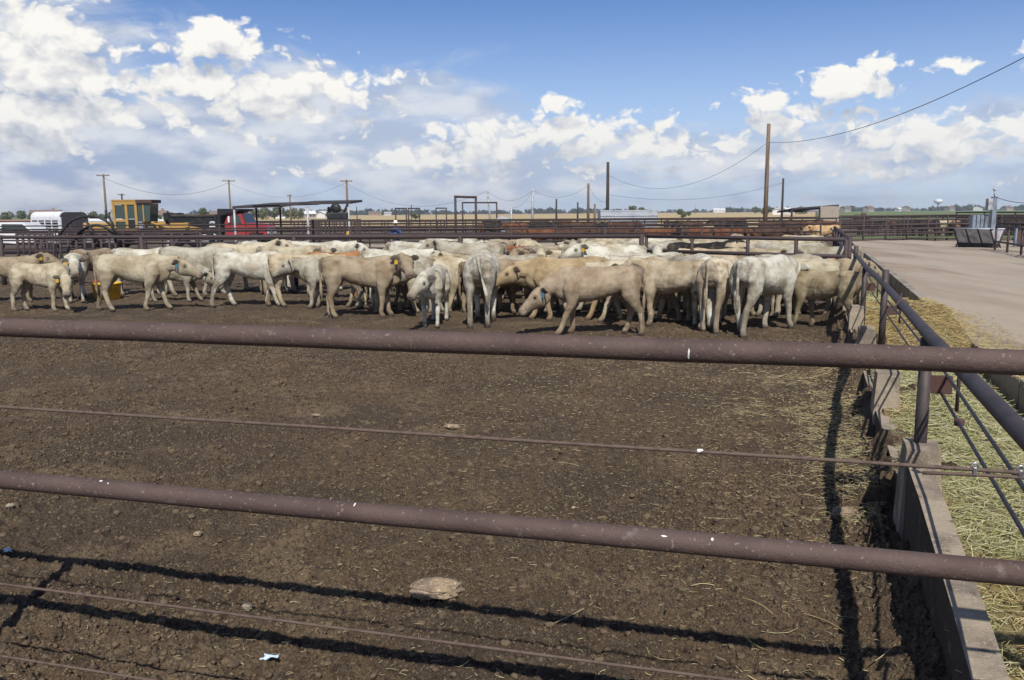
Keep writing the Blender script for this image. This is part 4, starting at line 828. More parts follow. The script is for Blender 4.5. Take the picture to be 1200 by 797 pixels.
def water_tower():
    p = base(1098, 1500); t = thing('water_tower', 'white water tower with round tank far over the green field', 'water tower', p)
    H_ = at(1098, 233, 1500)[2]
    MB().lathe([(2.6, 0), (1.7, 3), (1.5, H_ - 11), (2.2, H_ - 9)], (0, 0, 0), 20).build('stem', 'white_paint', t)
    MB().lathe([(2.2, H_ - 9), (6.5, H_ - 7), (7.6, H_ - 4.5), (6.4, H_ - 1.6), (3.2, H_ - .2), (.01, H_)], (0, 0, 0), 24).build('tank', 'white_paint', t)
water_tower()
def mast():
    p = at(815.5, 234, 700); t = thing('radio_mast', 'thin radio mast against the sky beyond the container', 'mast', (p[0], p[1], 0)); MB().tube([(0, 0, 0), (0, 0, p[2])], .22, 6).build('shaft', 'feeder_metal', t)
mast()
# trees
def tree_mesh(seed, r, h, trunk_h, dense=260, leaf=.35):
    g = np.random.default_rng(seed); nb = 9; cen = np.stack([g.normal(0, .42, nb) * r, g.normal(0, .42, nb) * r, trunk_h + (h - trunk_h) * g.uniform(.2, .82, nb)], 1); rad = g.uniform(.32, .58, nb) * r
    pick = g.integers(0, nb, dense * 4); v = g.normal(0, 1, (len(pick), 3)); v /= np.linalg.norm(v, axis=1)[:, None]
    P = cen[pick] + v * rad[pick][:, None] * g.uniform(.55, 1.05, (len(pick), 1)) * np.array((1, 1, .85)); P = P[P[:, 2] > trunk_h * .6]
    a = g.normal(0, 1, (len(P), 3)); b = g.normal(0, 1, (len(P), 3)); a *= (leaf * r / 2.2 / np.linalg.norm(a, axis=1))[:, None]; b *= (leaf * r / 2.2 / np.linalg.norm(b, axis=1))[:, None]
    V = np.stack([P - a * .6, P + b * .8, P + a, P - b * .5], 1).reshape(-1, 3); Fq = np.arange(len(V)).reshape(-1, 4)
    crown = fast_mesh('crown', V, Fq); mb = MB(); mb.tube([(0, 0, -.2), (.05 * r, 0, trunk_h * .6), (0, .05 * r, h * .55)], .1, 8, rs=[.07 * r + .05, .055 * r + .03, .03 * r])
    for c in cen[:5]: mb.tube([(0, 0, trunk_h * .7), tuple(c * np.array((.6, .6, .95)))], .05, 6, rs=[.035 * r + .02, .02 * r])
    return crown, mb.mesh('trunk')
TREES = [tree_mesh(1, 2.4, 4.6, .9), tree_mesh(2, 2.8, 4.0, .5), tree_mesh(3, 1.8, 4.8, 1.2), tree_mesh(4, 3.4, 4.2, .3)]
for c, tr in TREES: c.materials.append(M['leaf']); tr.materials.append(M['bark'])
def tree(px, Y, kind, s, label, sz=1.0):
    t = thing('tree', label, 'tree', base(px, Y), rnd.uniform(0, 6), 'trees around the feed yard'); s *= .85; t.scale = (s, s, s * sz)
    o = bpy.data.objects.new('crown', TREES[kind][0]); C.objects.link(o); o.parent = t; o = bpy.data.objects.new('trunk', TREES[kind][1]); C.objects.link(o); o.parent = t
for px, Y, k, s, lb in ((8, 300, 1, 1.0, 'green tree at the picture edge beside the brick house'), (26, 320, 0, 1.0, 'taller green tree before the brick house'), (40, 300, 3, .8, 'low green bush at the brick house wall'), (80, 290, 1, .95, 'round green tree behind the trailer roof'), (96, 300, 0, .9, 'dark green tree over the trailer end'), (112, 280, 3, .9, 'spreading bush behind the crossarm pole'), (128, 270, 1, .9, 'grey green bush before the grader'), (150, 330, 2, .9, 'small tree behind the grader cab'), (196, 260, 1, .8, 'bush between the grader and the dump bed'), (239, 250, 0, 1.0, 'round light green tree above the dump bed'),
                        (308, 350, 3, 1.3, 'wide tree just past the red cab'), (322, 360, 1, 1.4, 'green tree under the shelter roof, by the white building'), (352, 340, 2, 1.1, 'small tree behind the thin pole'), (388, 340, 0, 1.2, 'bushy tree in the last bay of the shelter'), (398, 350, 1, 1.1, 'dark tree at the end post of the shelter'), (345, 360, 3, 1.2, 'low broad tree in the middle of the shelter view'), (487, 280, 1, .6, 'small lone bush beneath the small gate arches'), (748, 320, 1, 1.0, 'round dark tree over the container roof'), (741, 330, 0, 1.05, 'dark tree over the middle of the container'), (800, 240, 1, .75, 'pale bushy tree at the end of the container'), (727, 240, 2, .6, 'slim yellowish tree behind the container'),
                        (1010, 150, 3, .42, 'low dark bush on the green field edge'), (898, 500, 3, 1.2, 'broad tree behind the stout pole'), (885, 600, 1, 1.3, 'tree clump left of the stout pole'), (938, 480, 3, 1.1, 'dark tree above the white houses')):
    tree(px, Y, k, s, lb)
def treeline():
    g = np.random.default_rng(5); n = 560; px = g.uniform(-100, 1300, n); Y = g.uniform(1100, 1700, n); h = g.uniform(2.5, 6.5, n) * (.6 + .8 * vnoise2(px * .03, px * 0)); Vs = []
    for p, y, q in zip(px, Y, h):
        c = at(p, 247, y); m_ = 42; v = g.normal(0, 1, (m_, 3)); v /= np.linalg.norm(v, axis=1)[:, None]; w = q * g.uniform(.8, 1.6)
        P = np.array((c[0], y, q * .5)) + v * np.array((w, w, q * .52)) * g.uniform(.6, 1, (m_, 1)); a = g.normal(0, 1, (m_, 3)) * q * .2; b = g.normal(0, 1, (m_, 3)) * q * .2
        Vs.append(np.stack([P - a, P + b, P + a, P - b], 1).reshape(-1, 3))
    V = np.concatenate(Vs); V[:, 2] = np.maximum(V[:, 2], -.1); tag(link('treeline', fast_mesh('treeline', V, np.arange(len(V)).reshape(-1, 4)), 'leaf_dark'), kind='stuff')
treeline()

# ------------------------------------------------------------------ air
def haze():
    mt = bpy.data.materials.new('air'); mt.use_nodes = True; T = NT(mt.node_tree)
    v = T.n('ShaderNodeVolumePrincipled', {'Color': (.86, .91, 1.0, 1), 'Density': .00030, 'Anisotropy': .2})
    T.n('ShaderNodeOutputMaterial', {'Volume': v.outputs[0]})
    o = MB().box((0, 900, 14.4), (4200, 2200, 31.2)).build('haze', mt); tag(o, kind='stuff')
haze()
def make_hide():
    mt = bpy.data.materials.new('hide'); mt.use_nodes = True; T = NT(mt.node_tree)
    oi = T.n('ShaderNodeObjectInfo'); tc = T.n('ShaderNodeTexCoord').outputs['Object']
    va = T.n('ShaderNodeVertexColor', layer_name='zones'); sp = T.n('ShaderNodeSeparateColor', {0: va.outputs[0]})
    rv = T.n('ShaderNodeVectorMath', {0: tc, 1: T.n('ShaderNodeVectorMath', {0: oi.outputs['Random'], 1: (31, 17, 53)}, operation='MULTIPLY').outputs[0]}, operation='ADD').outputs[0]
    base = oi.outputs['Color']
    n1 = T.noise(rv, 3.2, 5, .6); n2 = T.noise(rv, 9, 5, .65); n3 = T.noise(T.n('ShaderNodeVectorMath', {0: rv, 1: (1, 1, .35)}, operation='MULTIPLY').outputs[0], 70, 3, .7)
    dk = T.mix(1.0, base, (.60, .54, .47, 1), 'MULTIPLY')
    col = T.mix(T.ramp(n1, .36, .66), base, dk)
    lt = T.mix(.35, base, (.62, .56, .46, 1)); col = T.mix(T.math('MULTIPLY', T.ramp(n2, .52, .75), .30), col, lt)
    # soiled hide
    soilf = T.math('MULTIPLY', T.ramp(T.math('ADD', T.math('MULTIPLY', sp.outputs[1], 1.0), T.math('MULTIPLY', T.math('SUBTRACT', n2, .5), 1.9)), .15, .80), .72)
    col = T.mix(soilf, col, (.115, .085, .058, 1))
    spots = T.math('MULTIPLY', T.ramp(T.noise(rv, 6.0, 6, .7), .57, .74), .42); col = T.mix(spots, col, (.15, .118, .085, 1))
    col = T.mix(T.math('MULTIPLY', T.ramp(n3, .35, .75), .22), col, T.mix(1.0, col, (.6, .58, .55, 1), 'MULTIPLY'))
    col = T.mix(sp.outputs[0], col, (.045, .037, .032, 1))
    col = T.mix(T.math('MULTIPLY', sp.outputs[2], .6), col, (.15, .105, .088, 1))
    hoof = T.n('ShaderNodeVertexColor', layer_name='zones').outputs[1]
    col = T.mix(hoof, col, (.06, .045, .034, 1))
    bp = T.n('ShaderNodeBump', {'Height': n3, 'Distance': .006, 'Strength': .8})
    bp2 = T.n('ShaderNodeBump', {'Height': n2, 'Distance': .004, 'Strength': .5, 'Normal': bp.outputs[0]})
    b = T.n('ShaderNodeBsdfPrincipled', {'Base Color': col, 'Roughness': .82, 'Specular IOR Level': .22, 'Normal': bp2.outputs[0]})
    T.n('ShaderNodeOutputMaterial', {'Surface': b.outputs[0]}); M['hide'] = mt
make_hide()

# ------------------------------------------------------------------ cattle
def ring_shell(rings):
    """closed shell from a list of rings (each n points)"""
    n = len(rings[0]); V = [p for r in rings for p in r]; Fc = []
    for i in range(len(rings) - 1):
        for k in range(n):
            a = i * n + k; b = i * n + (k + 1) % n
            Fc.append((a, b, b + n, a + n))
    c0 = len(V); V.append(np.mean(rings[0], axis=0)); c1 = len(V); V.append(np.mean(rings[-1], axis=0))
    m = (len(rings) - 1) * n
    for k in range(n):
        Fc.append((c0, (k + 1) % n, k)); Fc.append((c1, m + k, m + (k + 1) % n))
    return V, Fc

def limb(path, side=(0, 1, 0), n=12):
    """path: list of (point, radius_side, radius_other)"""
    P = [np.array(p[0], float) for p in path]; rings = []
    s = np.array(side, float)
    for i, p in enumerate(P):
        t = P[min(i + 1, len(P) - 1)] - P[max(i - 1, 0)]; t = t / np.linalg.norm(t)
        a = s - t * np.dot(s, t); a /= np.linalg.norm(a); b = np.cross(t, a)
        rings.append([p + a * path[i][1] * math.cos(q) + b * path[i][2] * math.sin(q) for q in np.linspace(0, 2 * math.pi, n, endpoint=False)])
    return ring_shell(rings)

def rotm(yaw, pitch, roll=0):
    return np.array((Matrix.Rotation(yaw, 3, 'Z') @ Matrix.Rotation(-pitch, 3, 'Y') @ Matrix.Rotation(roll, 3, 'X')))

def cow_mesh(name, legs=(0, 0, 0, 0), neck=(0, 20), head=(0, -28), fat=1.0, tail=0.0, voxel=.016, seed=0, lift=None):
    """legs: forward offset of the foot of front-left, front-right, hind-left, hind-right; x is forward, y left."""
    rad = math.radians; shells = []
    T = [(-.77, 1.13, .98, .06), (-.74, 1.185, .89, .12), (-.67, 1.225, .80, .175), (-.56, 1.245, .765, .212), (-.42, 1.25, .765, .232), (-.25, 1.225, .715, .242),
         (-.05, 1.21, .645, .255), (.15, 1.21, .605, .252), (.33, 1.23, .585, .232), (.48, 1.25, .58, .212), (.61, 1.235, .595, .188), (.71, 1.18, .635, .15), (.785, 1.10, .70, .10), (.82, 1.02, .77, .05)]
    rings = []
    for x, zt, zb, hw in T:
        r = []
        for q in np.linspace(0, 2 * math.pi, 24, endpoint=False):
            c, s = math.cos(q), math.sin(q)
            e = .78
            y = hw * fat * math.copysign(abs(c) ** e, c); z = math.copysign(abs(s) ** .9, s)
            wid = 1.0 - .16 * max(z, 0) ** 2 - .10 * max(-z, 0)
            zc = (zt + zb) / 2 - .02; zz = zc + ((zt - zc) if z > 0 else (zc - zb)) * z
            r.append(np.array((x, y * wid, zz)))
        rings.append(r)
    shells.append(ring_shell(rings))
    feet = []
    for i, (sy, fx) in enumerate(((1, legs[0]), (-1, legs[1]))):
        y = .155 * sy; up = (lift or (0, 0, 0, 0))[i]
        shells.append(limb([((.42, .13 * sy, 1.12), .06, .10), ((.47, .17 * sy, .98), .085, .17), ((.50, .175 * sy, .82), .09, .17), ((.47 + .12 * fx, .172 * sy, .68), .082, .125), ((.455 + .25 * fx, y, .56 + up * .2), .068, .09),
                            ((.47 + .42 * fx + up * .4, y, .43 + up * .5), .052, .060), ((.48 + .55 * fx + up * .5, y * .97, .355 + up * .7), .052, .057), ((.478 + .68 * fx + up * .2, y * .95, .26 + up), .042, .047), ((.475 + .86 * fx, y * .94, .145 + up), .042, .049),
                            ((.482 + .93 * fx, y * .94, .105 + up), .045, .050), ((.51 + .98 * fx, y * .94, .06 + up), .046, .056), ((.525 + fx, y * .94, .0 + up), .052, .070)]))
        feet.append((.52 + fx, y * .94, up))
    for i, (sy, fx) in enumerate(((1, legs[2]), (-1, legs[3]))):
        y = .150 * sy; up = (lift or (0, 0, 0, 0))[2 + i]
        shells.append(limb([((-.50, .10 * sy, 1.16), .08, .15), ((-.53, .14 * sy, 1.00), .11, .20), ((-.54 + .03 * fx, .16 * sy, .87), .11, .20), ((-.525 + .1 * fx, .165 * sy, .735), .095, .17), ((-.565 + .25 * fx, y, .60 + up * .2), .07, .115),
                            ((-.61 + .38 * fx, y, .49 + up * .4), .051, .075), ((-.645 + .5 * fx, y * .95, .42 + up * .6), .048, .066), ((-.645 + .6 * fx, y * .93, .34 + up * .8), .045, .056), ((-.637 + .78 * fx, y * .92, .2 + up), .043, .049),
                            ((-.63 + .9 * fx, y * .92, .115 + up), .046, .052), ((-.605 + .97 * fx, y * .92, .06 + up), .047, .056), ((-.59 + fx, y * .92, .0 + up), .052, .070)]))
        feet.append((-.6 + fx, y * .92, up))
    # neck
    ny, npch = rad(neck[0]), rad(neck[1])
    b0 = np.array((.46, 0, .965)); d1 = rotm(ny, npch) @ np.array((1, 0, 0)); poll = b0 + d1 * .585
    m1 = b0 + np.array((.20, 0, .05)); pts = []
    for t in np.linspace(0, 1, 7):
        pts.append((1 - t) ** 2 * b0 + 2 * t * (1 - t) * m1 + t * t * poll)
    hy, hp = rad(neck[0] * .5 + head[0]), rad(head[1])
    Rn = rotm(ny * .7, 0)
    path = []
    for t, p in zip(np.linspace(0, 1, 7), pts):
        path.append((p, .185 * (1 - t) + .095 * t, .25 * (1 - t) + .15 * t))
    shells.append(limb(path, side=Rn @ np.array((0, 1, 0)), n=16))
    # dewlap
    shells.append(limb([(p - np.array((0, 0, .20 - .09 * i / 4)), .04 - .005 * i, .075 - .010 * i) for i, p in enumerate(pts[1:6])], side=Rn @ np.array((0, 1, 0)), n=10))
    # head
    Rh = rotm(hy, hp); ho = poll + d1 * .03; HS = 1.13
    Hs = [(-.09, .01, -.16, .066), (-.05, .055, -.205, .096), (.02, .082, -.23, .118), (.10, .078, -.235, .130), (.17, .06, -.215, .118), (.24, .036, -.185, .094), (.31, .016, -.158, .080), (.37, .004, -.152, .080), (.42, -.004, -.160, .090), (.458, -.018, -.155, .086), (.482, -.042, -.138, .062)]
    rings = []
    for x, zt, zb, hw in Hs:
        r = []
        for q in np.linspace(0, 2 * math.pi, 16, endpoint=False):
            c, s = math.cos(q), math.sin(q); y = hw * math.copysign(abs(c) ** .8, c)
            z = (zt + zb) / 2 + (zt - zb) / 2 * math.copysign(abs(s) ** .85, s)
            wid = 1 - (.35 if x < .36 else .12) * max(-s, 0)
            r.append(ho + Rh @ (np.array((x, y * wid, z)) * HS))
        rings.append(r)
    shells.append(ring_shell(rings))
    ears = []
    for sy in (1, -1):
        e0 = np.array((-.015, .075 * sy, .01)); dirn = np.array((-.35, .9 * sy, -.22)); dirn /= np.linalg.norm(dirn)
        nrm = np.array((.75, .35 * sy, .2))
        pth = [(ho + Rh @ (e0 + dirn * l), w, th) for l, w, th in ((0, .030, .026), (.05, .05, .02), (.11, .074, .017), (.17, .066, .016), (.22, .042, .014), (.25, .016, .011))]
        sd = np.cross(dirn, nrm); shells.append(limb(pth, side=Rh @ (sd / np.linalg.norm(sd)), n=10))
        ears.append(ho + Rh @ (e0 + dirn * .12))
    # brow bosses over the eyes, jaw muscle
    for sy in (1, -1):
        shells.append(limb([(ho + Rh @ np.array((.06, .085 * sy, .02)), .015, .015), (ho + Rh @ np.array((.115, .103 * sy, .015)), .028, .03), (ho + Rh @ np.array((.17, .085 * sy, .0)), .015, .015)], side=Rh @ np.array((0, 0, 1)), n=8))
    # tail
    tw = tail
    tp = [((-.70, 0, 1.20), .04, .05), ((-.775, tw * .1, 1.16), .038, .038), ((-.80, tw * .2, 1.04), .026, .028), ((-.80, tw * .45, .86), .021, .022), ((-.795, tw * .7, .70), .021, .022), ((-.79, tw * .9, .58), .034, .032), ((-.785, tw, .46), .032, .032), ((-.78, tw * 1.02, .37), .012, .012)]
    shells.append(limb(tp, n=10))
    V = []; Fc = []
    for v, f in shells:
        o = len(V); V += [tuple(p) for p in v]; Fc += [tuple(i + o for i in q) for q in f]
    me0 = bpy.data.meshes.new(name + '_src'); me0.from_pydata(V, [], Fc); me0.update()
    bm = bmesh.new(); bm.from_mesh(me0); bmesh.ops.recalc_face_normals(bm, faces=bm.faces); bm.to_mesh(me0); bm.free()
    ob = bpy.data.objects.new(name + '_src', me0); C.objects.link(ob)
    md = ob.modifiers.new('r', 'REMESH'); md.mode = 'VOXEL'; md.voxel_size = voxel; md.use_smooth_shade = True
    dg = bpy.context.evaluated_depsgraph_get(); me = bpy.data.meshes.new_from_object(ob.evaluated_get(dg)); me.name = name
    bpy.data.objects.remove(ob); bpy.data.meshes.remove(me0)
    n = len(me.vertices); co = np.empty(n * 3); me.vertices.foreach_get('co', co); co = co.reshape(-1, 3)
    ne = len(me.edges); ed = np.empty(ne * 2, int); me.edges.foreach_get('vertices', ed); ed = ed.reshape(-1, 2)
    deg = np.bincount(ed.ravel(), minlength=n).astype(float)
    its = 7 if voxel < .02 else 3
    for k in range(its):
        for lam in (.55, -.50):
            acc = np.empty_like(co)
            for j in range(3):
                acc[:, j] = np.bincount(ed[:, 0], co[ed[:, 1], j], n) + np.bincount(ed[:, 1], co[ed[:, 0], j], n)
            co = co + lam * (acc / deg[:, None] - co)
    for cx, cz, sx, sz, dep in ((-.27, 1.03, .11, .13, .16), (.26, 1.04, .08, .18, .07), (-.32, .76, .08, .10, .16)):
        w_ = np.exp(-((co[:, 0] - cx) / sx) ** 2 - ((co[:, 2] - cz) / sz) ** 2) * (np.abs(co[:, 1]) > .09); co[:, 1] *= 1 - dep * w_
    bump = 1.25 * np.exp(-((co[:, 0] + .42) / .06) ** 2 - ((co[:, 2] - 1.17) / .05) ** 2) * .03 + np.exp(-((co[:, 0] + .70) / .05) ** 2 - ((co[:, 2] - 1.10) / .06) ** 2) * .02 + np.exp(-((co[:, 0] - .56) / .07) ** 2 - ((co[:, 2] - .88) / .10) ** 2) * .018
    co[:, 1] += np.sign(co[:, 1]) * bump * (np.abs(co[:, 1]) > .08)
    # large muscle / rib undulation of the hide
    me.vertices.foreach_set('co', co.ravel()); me.update()
    no = np.empty(n * 3); me.vertices.foreach_get('normal', no); no = no.reshape(-1, 3)
    nz = vnoise3(co * 5.5 + seed * 7.1) * .5 + vnoise3(co * 13 + seed * 3.3) * .3 + vnoise3(co * 34) * .05
    amp = np.clip((co[:, 2] - .35) / .3, .25, 1) * .015
    inhead = np.linalg.norm(co - (ho + Rh @ np.array((.2, 0, -.07))), axis=1) < .36
    amp[inhead] *= .35
    ribs = np.sin((co[:, 0] + .25 * (co[:, 2] - .9)) * 2 * math.pi / .095) * .0028 * np.exp(-((co[:, 0] - .1) / .22) ** 2) * np.exp(-((co[:, 2] - .85) / .16) ** 2)
    co = co + no * (nz * amp + ribs)[:, None]
    me.vertices.foreach_set('co', co.ravel()); me.update()
    # colour zones that belong to the animal: r dark skin/hair, g soiled hide, b pink nose, a hoof
    def near(p, r0, r1):
        d = np.linalg.norm(co - p, axis=1); return np.clip((r1 - d) / (r1 - r0), 0, 1)
    hl = (co - ho) @ Rh / HS
    nose = np.clip((hl[:, 0] - .41) / .04, 0, 1) * inhead
    dark = np.zeros(n)
    for e in ears:
        dark = np.maximum(dark, near(e, .07, .13) * .75 * (no @ (Rh @ np.array((1, 0, 0))) > -.25))
    eyes = [ho + Rh @ np.array((.13, .114 * sy, -.018)) * HS for sy in (1, -1)]
    for e in eyes: dark = np.maximum(dark, near(e, .022, .070) * .7)
    dark = np.maximum(dark, .35 * np.clip((hl[:, 0] - .30) / .12, 0, 1) * inhead * (hl[:, 2] > -.09))
    for sy in (1, -1): dark = np.maximum(dark, near(ho + Rh @ (np.array((.472, .045 * sy, -.062)) * HS), .012, .03) * .9)
    dark = np.maximum(dark, .55 * np.clip((hl[:, 0] - .33) / .03, 0, 1) * inhead * np.exp(-((hl[:, 2] + .125) / .012) ** 2))
    soil = .10 + np.clip((.30 - co[:, 2]) / .30, 0, 1) * .7 + np.exp(-((co[:, 0] + .72) / .12) ** 2) * .45 * (co[:, 2] > .4) + .35 * np.clip((.66 - co[:, 2]) / .1, 0, 1) * (co[:, 2] > .45)
    soil = np.maximum(soil, .85 * np.clip((.62 - co[:, 2]) / .15, 0, 1) * (co[:, 0] < -.74))
    hoof = np.clip((.065 - (co[:, 2])) / .02, 0, 1)
    colr = np.stack([dark, soil, nose, hoof], 1).astype(np.float32)
    at_ = me.color_attributes.new('zones', 'FLOAT_COLOR', 'POINT'); at_.data.foreach_set('color', colr.ravel())
    me.polygons.foreach_set('use_smooth', np.ones(len(me.polygons), bool))
    me.materials.append(M['hide'])
    return dict(mesh=me, eyes=eyes, ears=ears, Rh=Rh, ho=ho)

POSES = dict(
    walk=dict(legs=(.20, -.20, -.24, .18), neck=(0, 8), head=(0, -26), seed=1),
    walk2=dict(legs=(-.16, .16, .20, -.22), neck=(4, 4), head=(6, -26), seed=2),
    stand=dict(legs=(.04, -.05, -.06, .07), neck=(0, 14), head=(0, -28), seed=3),
    high=dict(legs=(-.05, .06, .08, -.04), neck=(0, 26), head=(0, -20), seed=4),
    low=dict(legs=(.24, -.02, -.14, .12), neck=(3, -16), head=(0, -38), seed=5),
    down=dict(legs=(.10, -.08, .04, -.05), neck=(6, -36), head=(8, -58), seed=6),
    look_right=dict(legs=(.05, -.04, -.03, .08), neck=(-38, 14), head=(-52, -26), seed=7),
    look_left=dict(legs=(-.04, .08, .09, -.06), neck=(40, 12), head=(48, -26), seed=8),
    calf_low=dict(legs=(.10, -.06, .06, -.08), neck=(-34, -8), head=(-38, -40), seed=9, fat=.86),
    calf_look=dict(legs=(.06, -.08, -.04, .10), neck=(-34, 22), head=(-58, -26), seed=10, fat=.84),
    look_back=dict(legs=(-.04, .08, .09, -.06), neck=(52, 12), head=(66, -26), seed=8),
    face=dict(legs=(.05, -.08, -.05, .06), neck=(-4, 10), head=(-26, -32), seed=11, fat=.84),
    rear=dict(legs=(.05, -.05, -.08, .06), neck=(10, 4), head=(0, -30), seed=12, tail=-.16),
    away=dict(legs=(-.10, .12, .07, -.12), neck=(6, 4), head=(12, -20), seed=13, tail=.03),
    brace=dict(legs=(.15, -.12, -.10, -.30), neck=(10, -2), head=(0, -30), seed=14, fat=.9),
)
CM = {}
def pose(k, fine=True):
    key = (k, fine)
    if key not in CM: CM[key] = cow_mesh('hide_' + k, voxel=.0145 if fine else .030, **POSES[k])
    return CM[key]
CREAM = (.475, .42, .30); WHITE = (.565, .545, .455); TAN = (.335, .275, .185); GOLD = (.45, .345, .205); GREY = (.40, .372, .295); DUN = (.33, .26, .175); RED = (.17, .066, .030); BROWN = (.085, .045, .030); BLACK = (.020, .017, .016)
TAGM = bpy.data.meshes.new('ear_tag')
def tag_mesh(kind):
    mb = MB(); mb.prism([(-.032, 0), (.032, 0), (.036, -.06), (.022, -.085), (-.022, -.085), (-.036, -.06)], (0, 1, 0), (0, 0, 1), (1, 0, 0), (0, 0, 0), .008); mb.lathe([(.001, -.008), (.012, -.008), (.012, .008), (.001, .008)], (0, 0, -.008), 8, 'X'); me = mb.mesh('ear_tag'); me.materials.append(M['tag_' + kind]); return me
TAGS = {k: tag_mesh(k) for k in ('yellow', 'red', 'blue')}
def eye_mesh():
    mb = MB(); mb.lathe([(.001, -.02), (.012, -.016), (.019, -.007), (.02, 0), (.019, .007), (.012, .016), (.001, .02)], (0, 0, 0), 12); me = mb.mesh('eye'); me.materials.append(M['eye']); return me
EYE_ME = eye_mesh()
def cow(x, y, heading, ps, colour, label, s=1.0, ear=None, side=-1, group=None, fine=True, z=-.02):
    d = pose(ps, fine); o = bpy.data.objects.new('cow', d['mesh']); C.objects.link(o); o.location = (x, y, z); o.rotation_euler = (0, 0, math.radians(heading)); o.scale = (s, s, s)
    g = rnd.uniform(.92, 1.06); o.color = (*[min(.72, c * g) for c in colour], 1); tag(o, label, 'cow', group or 'cattle in the near pen')
    if fine:
        for e in d['eyes']:
            q = bpy.data.objects.new('eye', EYE_ME); C.objects.link(q); q.parent = o; q.location = tuple(e)
    if ear:
        e = d['ears'][0 if side > 0 else 1]; q = bpy.data.objects.new('ear_tag', TAGS[ear]); C.objects.link(q); q.parent = o
        f = d['Rh'] @ np.array((.045, 0, -.02)); q.location = tuple(e + f); yaw = math.atan2(d['Rh'][1, 0], d['Rh'][0, 0]); q.rotation_euler = (0, 0, yaw + side * .6)
    return o
def cow_px(px, fy, top, heading, ps, colour, label, ear=None, side=-1, dy=0.0, **k):
    p = gnd(px, fy); q = at(px, top, p[1]); s = k.pop('s', None) or max(.72, min(1.14, q[2] / 1.235)); cow(p[0], p[1] + dy, heading, ps, colour, label, s, ear, side, **k)
